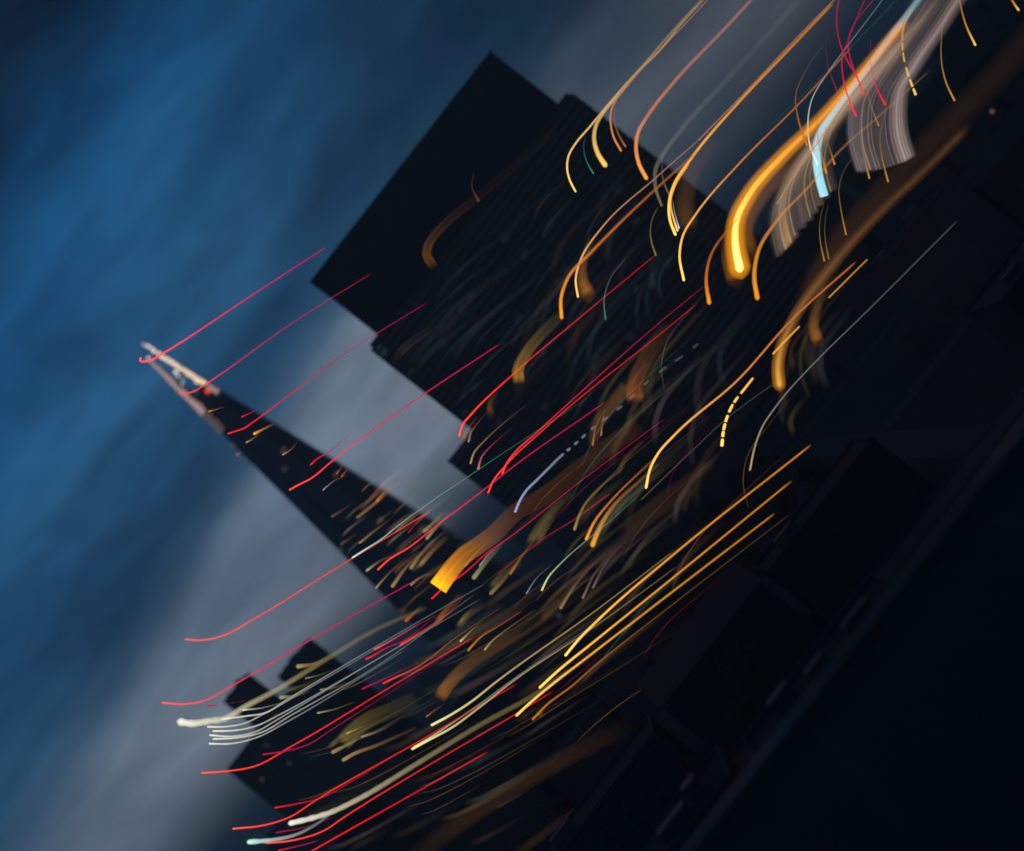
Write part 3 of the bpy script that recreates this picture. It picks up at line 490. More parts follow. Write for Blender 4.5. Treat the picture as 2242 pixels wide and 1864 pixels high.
 ('fine white light streak, third of the fan of seven at left', 300.9, (1, 0.97, 0.8), (0.45, 0.5, 0.5), 0.222, 0.154, 0.788, 0.075, [(-91.06, 82.56), (-88.04, 78.97), (-83.93, 75.65), (-80.15, 73.86), (-57.37, 64.44), (-33.32, 54.89)], {'wob': 0.1, 'fade': 0.5}),
 ('fine white light streak, fourth of the fan of seven at left', 307.2, (1, 0.97, 0.8), (0.45, 0.5, 0.5), 0.227, 0.157, 0.788, 0.075, [(-94.11, 83.0), (-91.52, 79.26), (-86.62, 75.2), (-83.54, 73.98), (-63.75, 66.48), (-43.03, 58.54)], {'wob': 0.1, 'fade': 0.5}),
 ('fine white light streak, fifth of the fan of seven at left', 303.1, (1, 0.97, 0.8), (0.45, 0.5, 0.5), 0.224, 0.155, 0.788, 0.075, [(-93.08, 81.64), (-89.97, 78.08), (-85.54, 74.37), (-78.99, 71.73), (-58.89, 63.6), (-33.7, 56.52)], {'wob': 0.1, 'fade': 0.5}),
 ('fine white light streak, lowest of the fan of seven at left', 299.0, (1, 0.97, 0.8), (0.45, 0.5, 0.5), 0.221, 0.153, 0.788, 0.075, [(-93.03, 81.42), (-90.23, 77.88), (-85.32, 74.05), (-79.58, 71.47), (-51.18, 60.76)], {'wob': 0.1, 'fade': 0.5}),
 ('fine white light streak, shortest of the fan of seven at left', 305.3, (1, 0.97, 0.8), (0.45, 0.5, 0.5), 0.226, 0.156, 0.788, 0.075, [(-84.72, 80.61), (-81.98, 77.75), (-78.04, 74.81)], {'wob': 0.1, 'fade': 0.5}),
 ('tan light streak with round head left of the spire foot', 301.2, (0.8, 0.5, 0.2), (0.5, 0.38, 0.1), 0.548, 0.329, 0.473, 0.051, [(-68.94, 76.8), (-66.91, 74.83), (-63.42, 72.81)], {}),
 ('olive light streak crossing under the white fan', 297.2, (0.9, 0.85, 0.35), (0.5, 0.38, 0.1), 0.439, 0.263, 0.315, 0.034, [(-75.47, 75.45), (-73.17, 73.14), (-70.27, 71.31)], {}),
 ('small olive light streak tucked below the white fan', 303.5, (0.5, 0.38, 0.1), (0.5, 0.38, 0.1), 0.31, 0.186, 0.367, 0.039, [(-70.37, 69.9), (-68.47, 68.1), (-65.8, 66.61)], {}),
 ('small grey light streak between the olive ones at left', 299.4, (0.45, 0.5, 0.5), (0.5, 0.38, 0.1), 0.238, 0.143, 0.315, 0.034, [(-69.52, 73.87), (-67.1, 71.92), (-64.47, 70.44)], {}),
 ('thin olive light streak above the long red one at left', 305.7, (0.9, 0.85, 0.35), (0.5, 0.38, 0.1), 0.243, 0.146, 0.315, 0.034, [(-75.28, 67.4), (-72.67, 65.23), (-67.96, 62.31)], {}),
 ('dim olive light smear behind the white fan', 301.6, (0.5, 0.38, 0.1), (0.5, 0.38, 0.1), 0.617, 0.37, 0.126, 0.013, [(-74.51, 75.5), (-71.74, 73.5), (-67.67, 71.34)], {}),
 ('widest golden light ribbon with a square end in the middle of the picture', 297.5, (1, 0.42, 0.003), (0.8, 0.26, 0.03), 2.053, 1.232, 3.06, 0.034, [(-36.59, 63.54), (-34.06, 63.67), (-30.9, 63.67), (-28.08, 63.43), (-24.18, 62.26), (-20.17, 61.18), (-13.96, 60.42), (-8.05, 58.02), (2.06, 55.41), (16.82, 51.33)], {'fade': 0.14, 'flat': True, 'sub': 9}),
 ('thin gold light streak along the edge of the golden ribbon', 303.8, (1, 0.62, 0.12), (0.9, 0.22, 0.04), 0.207, 0.138, 0.63, 0.075, [(-30.07, 61.82), (-26.26, 61.75), (-21.64, 60.89)], {}),
 ('finely dashed pale blue light streak leaving the golden ribbon', 299.7, (0.5, 0.58, 1), (0.45, 0.5, 0.5), 0.307, 0.341, 0.63, 0.038, [(-14.15, 60.52), (-11.69, 61.21), (-9.07, 61.48), (-5.95, 61.1), (-2.82, 60.72), (0.7, 60.29), (6.12, 59.22), (8.75, 58.8), (17.85, 56.52), (26.88, 55.1), (35.74, 52.43), (44.4, 50.74)], {'dash': [(0.0, 0.009), (0.0125, 0.0215), (0.025, 0.034), (0.037500000000000006, 0.04650000000000001), (0.05, 0.059000000000000004), (0.0625, 0.0715), (0.07500000000000001, 0.084), (0.08750000000000001, 0.0965), (0.1, 0.109), (0.1125, 0.1215), (0.125, 0.134), (0.1375, 0.14650000000000002), (0.15000000000000002, 0.15900000000000003), (0.1625, 0.1715), (0.17500000000000002, 0.18400000000000002), (0.1875, 0.1965), (0.2, 0.20900000000000002), (0.21250000000000002, 0.22150000000000003), (0.225, 0.234), (0.23750000000000002, 0.24650000000000002), (0.25, 0.259), (0.2625, 0.2715), (0.29, 0.302), (0.325, 0.338), (0.36, 0.375), (0.405, 0.42), (0.455, 0.475), (0.52, 0.54), (0.58, 0.6), (0.65, 0.67), (0.72, 0.75), (0.79, 0.82), (0.87, 0.89)], 'fade': 0.4}),
 ('gold light streak, left one of a thick pair right of the ribbon', 306.0, (1, 0.33, 0.012), (0.9, 0.22, 0.04), 0.383, 0.209, 0.945, 0.112, [(-9.48, 44.73), (-5.53, 45.66), (-0.87, 45.69), (9.02, 44.57), (14.84, 43.57)], {'core': 0.2}),
 ('soft gold light streak, right one of a thick pair right of the ribbon', 301.9, (1, 0.42, 0.035), (0.55, 0.24, 0.07), 0.618, 0.412, 0.735, 0.045, [(-9.52, 43.13), (-6.48, 44.01), (-2.4, 44.71), (2.76, 44.48), (7.35, 43.6), (13.1, 42.62)], {'core': 0.15}),
 ('olive light streak left of the thick gold pair', 297.9, (0.5, 0.38, 0.1), (0.5, 0.38, 0.1), 0.372, 0.271, 0.525, 0.038, [(-9.13, 48.41), (-5.95, 49.5), (-3.14, 49.94), (-0.59, 49.83), (8.07, 48.18)], {}),
 ('pale green light streak under the thick gold pair', 304.1, (0.9, 0.85, 0.35), (0.1, 0.6, 0.42), 0.242, 0.138, 0.84, 0.06, [(-24.0, 45.61), (-20.91, 46.24), (-17.91, 46.07), (-9.64, 44.66), (-3.97, 43.37), (5.18, 41.73)], {'fade': 0.5}),
 ('thin grey light streak left of the pale green one', 300.1, (0.45, 0.5, 0.5), (0.45, 0.5, 0.5), 0.205, 0.136, 0.367, 0.03, [(-26.26, 47.98), (-22.79, 48.29), (-17.73, 47.48)], {}),
 ('short cyan light streak at the bend of a crimson one', 306.4, (0.25, 0.8, 1), (0.9, 0.35, 0.25), 0.209, 0.174, 0.42, 0.15, [(-28.35, 59.39), (-25.35, 59.38), (-23.17, 58.92)], {}),
 ('soft short light smear beside the ribbon end', 302.3, (0.9, 0.85, 0.35), (0.9, 0.85, 0.35), 0.55, 0.55, 0.231, 0.017, [(-30.78, 58.83), (-27.07, 58.87), (-21.11, 58.54)], {}),
 ('soft short light smear below the ribbon', 298.2, (0.8, 0.5, 0.2), (0.8, 0.5, 0.2), 0.474, 0.474, 0.231, 0.017, [(-30.75, 53.99), (-27.14, 53.65), (-22.6, 53.69)], {}),
 ('soft short light smear above the spire foot lights', 304.5, (0.9, 0.85, 0.35), (0.9, 0.85, 0.35), 0.484, 0.484, 0.168, 0.012, [(-29.76, 73.47), (-26.8, 72.9), (-23.4, 72.69)], {}),
 ('soft short light smear against the spire foot', 300.4, (0.9, 0.85, 0.35), (0.9, 0.85, 0.35), 0.41, 0.41, 0.21, 0.015, [(-30.23, 71.93), (-26.76, 71.8), (-22.05, 71.22)], {}),
 ('soft short light smear at the lower spire wall', 306.7, (0.8, 0.5, 0.2), (0.8, 0.5, 0.2), 0.488, 0.488, 0.263, 0.019, [(-38.02, 70.88), (-33.74, 70.96), (-29.78, 70.07)], {}),
 ('soft short light smear under the spire wall lights', 302.6, (0.8, 0.5, 0.2), (0.8, 0.5, 0.2), 0.619, 0.619, 0.21, 0.015, [(-36.25, 69.6), (-31.85, 69.46), (-27.11, 68.88)], {}),
 ('soft short light smear right of the ribbon, taller one', 298.5, (0.5, 0.38, 0.1), (0.5, 0.38, 0.1), 0.906, 0.906, 0.136, 0.012, [(-17.42, 54.22), (-12.22, 54.77), (-5.95, 54.4)], {}),
 ('soft short light smear right of the ribbon, leaning one', 304.8, (0.5, 0.38, 0.1), (0.5, 0.38, 0.1), 1.094, 1.094, 0.136, 0.012, [(-16.52, 52.9), (-8.51, 54.13), (-2.55, 53.4)], {}),
 ('soft short light smear below the crimson streak', 300.7, (1, 0.42, 0.035), (1, 0.42, 0.035), 0.308, 0.308, 0.263, 0.019, [(-25.12, 53.21), (-21.0, 53.6), (-16.03, 53.58)], {}),
 ('soft short light smear just above the spire base', 307.0, (0.9, 0.85, 0.35), (0.9, 0.85, 0.35), 0.314, 0.314, 0.21, 0.015, [(-40.97, 68.6), (-38.79, 68.13), (-36.13, 66.58)], {}),
 ('soft short light smear far below the ribbon', 302.9, (0.5, 0.38, 0.1), (0.5, 0.38, 0.1), 0.836, 0.836, 0.119, 0.011, [(-41.22, 54.99), (-37.84, 54.77), (-33.76, 53.68)], {}),
 ('soft short light smear inside the cluster below the ribbon', 298.9, (0.5, 0.38, 0.1), (0.5, 0.38, 0.1), 0.825, 0.825, 0.119, 0.011, [(-29.84, 54.74), (-26.5, 54.53), (-21.19, 52.7)], {}),
 ('thin orange light streak at the tower foot notch, upper one', 305.2, (0.8, 0.5, 0.2), (0.55, 0.24, 0.07), 0.243, 0.139, 0.42, 0.022, [(-8.56, 77.87), (-6.53, 78.74), (-4.09, 78.84), (-1.08, 78.68)], {}),
 ('thin orange light streak at the tower foot notch, middle one', 301.1, (0.8, 0.5, 0.2), (0.55, 0.24, 0.07), 0.24, 0.137, 0.525, 0.022, [(-11.83, 74.48), (-9.63, 75.31), (-7.05, 75.19), (-0.98, 74.25), (6.01, 72.59)], {}),
 ('thin pinkish light streak at the tower foot notch, lower one', 297.0, (0.9, 0.35, 0.25), (0.8, 0.01, 0.11), 0.27, 0.135, 0.525, 0.022, [(-11.61, 72.31), (-9.13, 73.31), (-6.59, 73.19), (-0.04, 72.0)], {}),
 ('soft brown light smear just right of the tower foot hook', 303.3, (0.9, 0.22, 0.04), (0.55, 0.24, 0.07), 0.551, 0.276, 0.263, 0.022, [(-9.23, 78.93), (-6.89, 79.61), (-2.87, 79.6)], {}),
 ('broad yellow light smear low on the tower front', 299.2, (1, 0.42, 0.035), (0.5, 0.38, 0.1), 1.239, 1.073, 0.323, 0.022, [(8.14, 76.91), (9.94, 78.59), (14.02, 79.52), (20.98, 79.31), (25.36, 78.77)], {'sub': 5, 'flat': True}),
 ('broad orange light smear at the right foot of the tower', 305.5, (0.9, 0.22, 0.04), (0.55, 0.24, 0.07), 1.771, 1.433, 0.187, 0.015, [(20.59, 54.83), (23.04, 56.86), (27.66, 58.33), (34.05, 59.0), (38.23, 58.81)], {'sub': 5, 'flat': True}),
 ('small brown light smear above the tower foot notch', 301.4, (0.55, 0.24, 0.07), (0.55, 0.24, 0.07), 0.998, 0.499, 0.153, 0.015, [(-1.01, 77.51), (0.79, 79.21), (4.16, 79.27)], {}),
 ('broad brown light smear beside the thin amber hooks', 297.3, (0.55, 0.24, 0.07), (0.55, 0.24, 0.07), 1.231, 1.641, 0.043, 0.075, [(7.23, 56.34), (11.32, 58.29), (15.73, 58.38), (22.01, 58.24)], {}),
 ('thin amber light hook, left of two on the brown smear', 303.6, (0.9, 0.22, 0.04), (0.55, 0.24, 0.07), 0.241, 0.138, 0.525, 0.045, [(7.39, 56.22), (10.57, 58.01), (15.51, 59.01)], {}),
 ('thin amber light hook, right of two on the brown smear', 299.6, (1, 0.42, 0.035), (0.55, 0.24, 0.07), 0.204, 0.136, 0.42, 0.038, [(10.07, 56.21), (12.79, 57.93), (14.82, 58.95)], {}),
 ('long amber light smear crossing the roofs at lower centre', 305.8, (1, 0.33, 0.012), (0.55, 0.24, 0.07), 1.35, 1.435, 0.187, 0.015, [(-56.29, 48.56), (-52.92, 48.86), (-49.91, 48.69), (-46.15, 48.03), (-39.74, 45.83), (-33.55, 43.47)], {'sub': 5, 'flat': True}),
 ('broad olive gold light patch on the roofs at lower left', 301.8, (0.5, 0.38, 0.1), (0.5, 0.38, 0.1), 1.916, 1.666, 0.221, 0.015, [(-76.22, 59.13), (-72.85, 58.92), (-69.35, 58.09), (-63.88, 55.23), (-58.43, 52.37)], {'sub': 9, 'flat': True}),
 ('olive light tail at the left end of the gold patch', 297.7, (0.5, 0.38, 0.1), (0.5, 0.38, 0.1), 0.609, 0.474, 0.189, 0.022, [(-77.45, 60.92), (-73.88, 60.19), (-71.42, 59.3)], {}),
 ('gold light edge under the broad olive patch', 304.0, (0.8, 0.5, 0.2), (0.5, 0.38, 0.1), 0.484, 0.345, 0.367, 0.022, [(-79.37, 59.59), (-76.47, 58.27), (-73.78, 57.14), (-70.34, 55.51)], {}),
 ('tan light smear below the broad olive patch', 299.9, (0.8, 0.5, 0.2), (0.55, 0.24, 0.07), 0.443, 0.409, 0.441, 0.022, [(-78.22, 56.84), (-75.53, 55.75), (-72.01, 53.54), (-68.28, 51.51), (-62.86, 48.67)], {}),
 ('small tan light smear within the broad olive patch', 306.2, (0.8, 0.5, 0.2), (0.55, 0.24, 0.07), 0.313, 0.313, 0.315, 0.022, [(-73.45, 56.69), (-70.72, 54.84), (-65.31, 52.57)], {}),
 ('thin gold light line on top of the broad olive patch', 302.1, (1, 0.62, 0.12), (0.5, 0.38, 0.1), 0.206, 0.137, 0.578, 0.038, [(-73.92, 59.73), (-71.67, 58.46), (-69.51, 57.3)], {}),
 ('orange light streak ending above the amber smear', 298.0, (1, 0.33, 0.012), (0.9, 0.22, 0.04), 0.271, 0.203, 0.525, 0.075, [(-43.17, 50.33), (-40.03, 50.14), (-34.24, 48.13), (-29.44, 46.49)], {}),
 ('pale orange light streak right of the amber smear', 304.3, (0.8, 0.5, 0.2), (0.55, 0.24, 0.07), 0.242, 0.173, 0.525, 0.038, [(-41.78, 47.39), (-38.78, 47.22), (-36.52, 46.63), (-28.09, 44.11)], {}),
 ('short gold light streak above the amber smear', 300.2, (0.9, 0.85, 0.35), (0.5, 0.38, 0.1), 0.273, 0.171, 0.525, 0.038, [(-42.99, 52.75), (-40.84, 52.49), (-37.14, 51.84)], {}),
 ('short brown orange light streak in front of the amber smear', 306.5, (0.9, 0.22, 0.04), (0.55, 0.24, 0.07), 0.209, 0.139, 0.42, 0.03, [(-61.31, 48.32), (-59.05, 47.74), (-56.52, 46.83)], {}),
 ('small orange light smear on the mint line', 302.4, (0.9, 0.22, 0.04), (0.55, 0.24, 0.07), 0.481, 0.344, 0.367, 0.038, [(-47.01, 64.63), (-45.14, 64.3), (-42.38, 63.96)], {}),
 ('orange light smear where white lines meet below the spire', 298.4, (0.9, 0.22, 0.04), (0.55, 0.24, 0.07), 0.824, 0.576, 0.297, 0.038, [(-42.86, 59.23), (-38.82, 59.23), (-34.53, 58.7)], {}),
 ('small olive light smear beside the white lines end', 304.6, (0.5, 0.38, 0.1), (0.5, 0.38, 0.1), 0.554, 0.415, 0.263, 0.022, [(-41.11, 55.12), (-38.68, 55.23), (-36.12, 54.72)], {}),
 ('dim brown light band along the bottom edge, wide one', 300.6, (0.55, 0.24, 0.07), (0.55, 0.24, 0.07), 2.074, 2.074, 0.025, 0.017, [(-87.41, 33.07), (-66.68, 26.87), (-49.71, 20.4), (-32.77, 12.62)], {'sub': 7, 'flat': True, 'soft': 0.3}),
 ('dim brown light band at the bottom edge, narrow one', 306.9, (0.55, 0.24, 0.07), (0.55, 0.24, 0.07), 1.101, 1.101, 0.03, 0.007, [(-75.39, 15.04), (-63.67, 12.12), (-51.72, 8.05)], {'soft': 0.3}),
 ('mauve brown light smear over the dark roofs, second from the left', 302.8, (0.8, 0.5, 0.2), (0.55, 0.24, 0.07), 0.413, 0.344, 0.231, 0.015, [(-24.41, 40.15), (-18.16, 40.75), (-12.13, 40.34), (-7.09, 39.72)], {}),
 ('mauve brown light smear over the dark roofs, third from the left', 298.7, (0.6, 0.42, 0.38), (0.55, 0.24, 0.07), 0.305, 0.272, 0.231, 0.015, [(-19.53, 38.09), (-13.71, 39.27), (-7.14, 38.78)], {}),
 ('mauve brown light smear over the dark roofs, fourth from the left', 305.0, (0.6, 0.42, 0.38), (0.55, 0.24, 0.07), 0.277, 0.277, 0.168, 0.015, [(-16.77, 37.2), (-11.82, 38.2), (-5.39, 38.06)], {}),
 ('mauve brown light smear over the dark roofs, first from the left', 300.9, (0.55, 0.24, 0.07), (0.55, 0.24, 0.07), 0.83, 0.83, 0.068, 0.015, [(-29.05, 41.92), (-23.69, 41.58), (-14.29, 40.43)], {}),
 ('mauve brown light smear over the dark roofs, sixth from the left', 307.2, (0.55, 0.24, 0.07), (0.55, 0.24, 0.07), 1.272, 1.272, 0.021, 0.015, [(-3.63, 39.29), (7.8, 37.24), (20.91, 33.06)], {}),
 ('mauve brown light smear over the dark roofs, fifth from the left', 303.1, (0.6, 0.42, 0.38), (0.55, 0.24, 0.07), 1.255, 1.255, 0.025, 0.015, [(-12.3, 39.06), (-0.03, 37.24), (13.61, 33.66)], {}),
 ('dull amber light curl on the dark upper tower face', 299.0, (1, 0.33, 0.012), (0.55, 0.24, 0.07), 0.99, 0.66, 0.128, 0.005, [(16.48, 106.62), (17.56, 109.34), (20.39, 110.49), (24.25, 110.32), (33.84, 108.23), (57.13, 103.57)], {'sub': 4, 'flat': True, 'fade': 0.22}),
 ('faint brown light curl beside the amber one on the tower', 305.3, (0.55, 0.24, 0.07), (0.55, 0.24, 0.07), 0.416, 0.208, 0.105, 0.015, [(34.18, 108.64), (35.8, 111.82), (38.56, 113.16)], {}),
 ('tiny gold light dash high on the spire', 301.2, (1, 0.42, 0.035), (0.55, 0.24, 0.07), 0.205, 0.144, 0.525, 0.045, [(-37.84, 125.85), (-36.45, 124.78), (-35.01, 123.89)], {}),
 ('small bright gold light dash on the upper spire', 297.2, (1, 0.42, 0.035), (0.55, 0.24, 0.07), 0.338, 0.236, 0.945, 0.081, [(-35.09, 114.41), (-33.7, 113.76), (-30.55, 112.26)], {}),
 ('small dull gold light dash below the bright one on the spire', 303.5, (0.8, 0.5, 0.2), (0.55, 0.24, 0.07), 0.241, 0.169, 0.42, 0.036, [(-38.36, 115.72), (-37.2, 115.2), (-34.72, 114.61)], {}),
 ('brown light dash in the middle of the spire', 299.4, (0.8, 0.5, 0.2), (0.55, 0.24, 0.07), 0.238, 0.167, 0.42, 0.036, [(-35.1, 107.22), (-32.9, 106.45), (-30.94, 106.49)], {}),
 ('tiny brown light dot at the left spire edge', 305.7, (0.55, 0.24, 0.07), (0.55, 0.24, 0.07), 0.486, 0.34, 0.315, 0.027, [(-41.98, 116.03), (-40.97, 115.65)], {}),
 ('orange light smear at the right lower edge of the spire', 301.6, (0.9, 0.22, 0.04), (0.55, 0.24, 0.07), 0.446, 0.312, 0.367, 0.032, [(-30.63, 85.36), (-27.83, 85.29), (-23.63, 84.08)], {}),
 ('brown light smear left of the orange one on the spire', 297.5, (0.55, 0.24, 0.07), (0.55, 0.24, 0.07), 0.338, 0.237, 0.263, 0.022, [(-35.6, 86.25), (-30.79, 84.83), (-27.28, 84.13)], {}),
 ('pinkish light streak low on the spire', 303.8, (0.8, 0.5, 0.2), (0.55, 0.24, 0.07), 0.242, 0.169, 0.315, 0.027, [(-40.34, 82.87), (-36.35, 81.96), (-32.53, 80.93)], {}),
 ('pale light smear near the left corner of the spire foot', 299.7, (0.9, 0.85, 0.35), (0.55, 0.24, 0.07), 0.341, 0.238, 0.315, 0.027, [(-43.43, 77.74), (-40.59, 76.98), (-36.64, 75.1)], {}),
 ('thin white light streak across the middle of the spire', 306.0, (0.45, 0.5, 0.5), (0.55, 0.24, 0.07), 0.174, 0.122, 0.525, 0.045, [(-36.48, 96.49), (-33.43, 95.83), (-30.35, 94.16)], {}),
 ('tiny orange light dash on the right spire edge, lower one', 301.9, (0.9, 0.22, 0.04), (0.55, 0.24, 0.07), 0.206, 0.144, 0.42, 0.036, [(-31.29, 94.69), (-28.59, 94.55)], {}),
 ('tiny orange light dash on the right spire edge, upper one', 297.9, (0.9, 0.22, 0.04), (0.55, 0.24, 0.07), 0.203, 0.142, 0.367, 0.032, [(-30.96, 95.43), (-28.68, 95.48)], {}),
 ('faint brown light smear on the lower left of the spire, upper one', 304.1, (0.55, 0.24, 0.07), (0.55, 0.24, 0.07), 0.415, 0.29, 0.126, 0.011, [(-39.55, 91.15), (-34.66, 89.41)], {}),
 ('faint brown light smear on the lower left of the spire, lower one', 300.1, (0.55, 0.24, 0.07), (0.55, 0.24, 0.07), 0.409, 0.286, 0.126, 0.011, [(-42.43, 85.59), (-38.4, 84.26)], {}),
 ('tan light smear by the foot of the spire, larger', 306.4, (0.8, 0.5, 0.2), (0.55, 0.24, 0.07), 0.487, 0.341, 0.315, 0.027, [(-43.6, 71.6), (-38.17, 71.78), (-32.88, 70.85), (-29.52, 70.44)], {}),
 ('tan light smear by the foot of the spire, smaller', 302.3, (0.8, 0.5, 0.2), (0.55, 0.24, 0.07), 0.309, 0.216, 0.315, 0.027, [(-45.52, 74.02), (-41.34, 73.79), (-36.12, 72.87)], {}),
 ('long thin teal light streak from the spire foot to the tower notch', 298.2, (0.55, 0.9, 0.75), (0.1, 0.6, 0.42), 0.203, 0.102, 0.84, 0.038, [(-43.0, 81.8), (-39.94, 80.73), (-36.49, 79.47), (-31.64, 78.32), (-11.48, 72.11), (14.81, 63.22)], {'core': 0.2, 'fade': 0.45}),
 ('gold light hook cut off by the top right corner', 304.5, (1, 0.62, 0.12), (1, 0.33, 0.012), 0.277, 0.208, 0.84, 0.3, [(138.05, 41.65), (138.9, 44.1), (140.07, 45.96)], {}),
 ('thin teal light line crossing the grey sky at top', 300.4, (0.1, 0.6, 0.42), (0.1, 0.6, 0.42), 0.137, 0.137, 0.021, 0.045, [(82.23, 68.74), (108.13, 65.2), (124.88, 63.51)], {}),
 ('blazing white and orange hooked light streak, brightest of all', 306.7, (1, 0.36, 0.004), (1, 0.36, 0.02), 2.455, 1.354, 0.722, 0.338, [(57.51, 54.68), (61.04, 58.59), (65.3, 61.57), (71.18, 62.88), (82.37, 62.43), (94.49, 60.76), (106.2, 60.06), (122.14, 59.4)], {'core': 3.4, 'corew': 0.38, 'cc': (1, 0.72, 0.22)}),
 ('dull orange glow hugging the left of the blazing streak', 302.6, (1, 0.33, 0.012), (1, 0.33, 0.012), 1.921, 1.086, 0.17, 0.015, [(54.16, 53.93), (56.46, 57.64), (60.5, 60.79), (65.64, 62.52)], {}),
 ('dull orange glow hugging the right of the blazing streak', 298.5, (1, 0.33, 0.012), (0.55, 0.24, 0.07), 1.648, 1.648, 0.102, 0.038, [(59.56, 54.36), (63.58, 59.07), (68.95, 60.38), (80.5, 59.51), (92.5, 58.04), (107.41, 56.93), (117.08, 56.82)], {}),
]
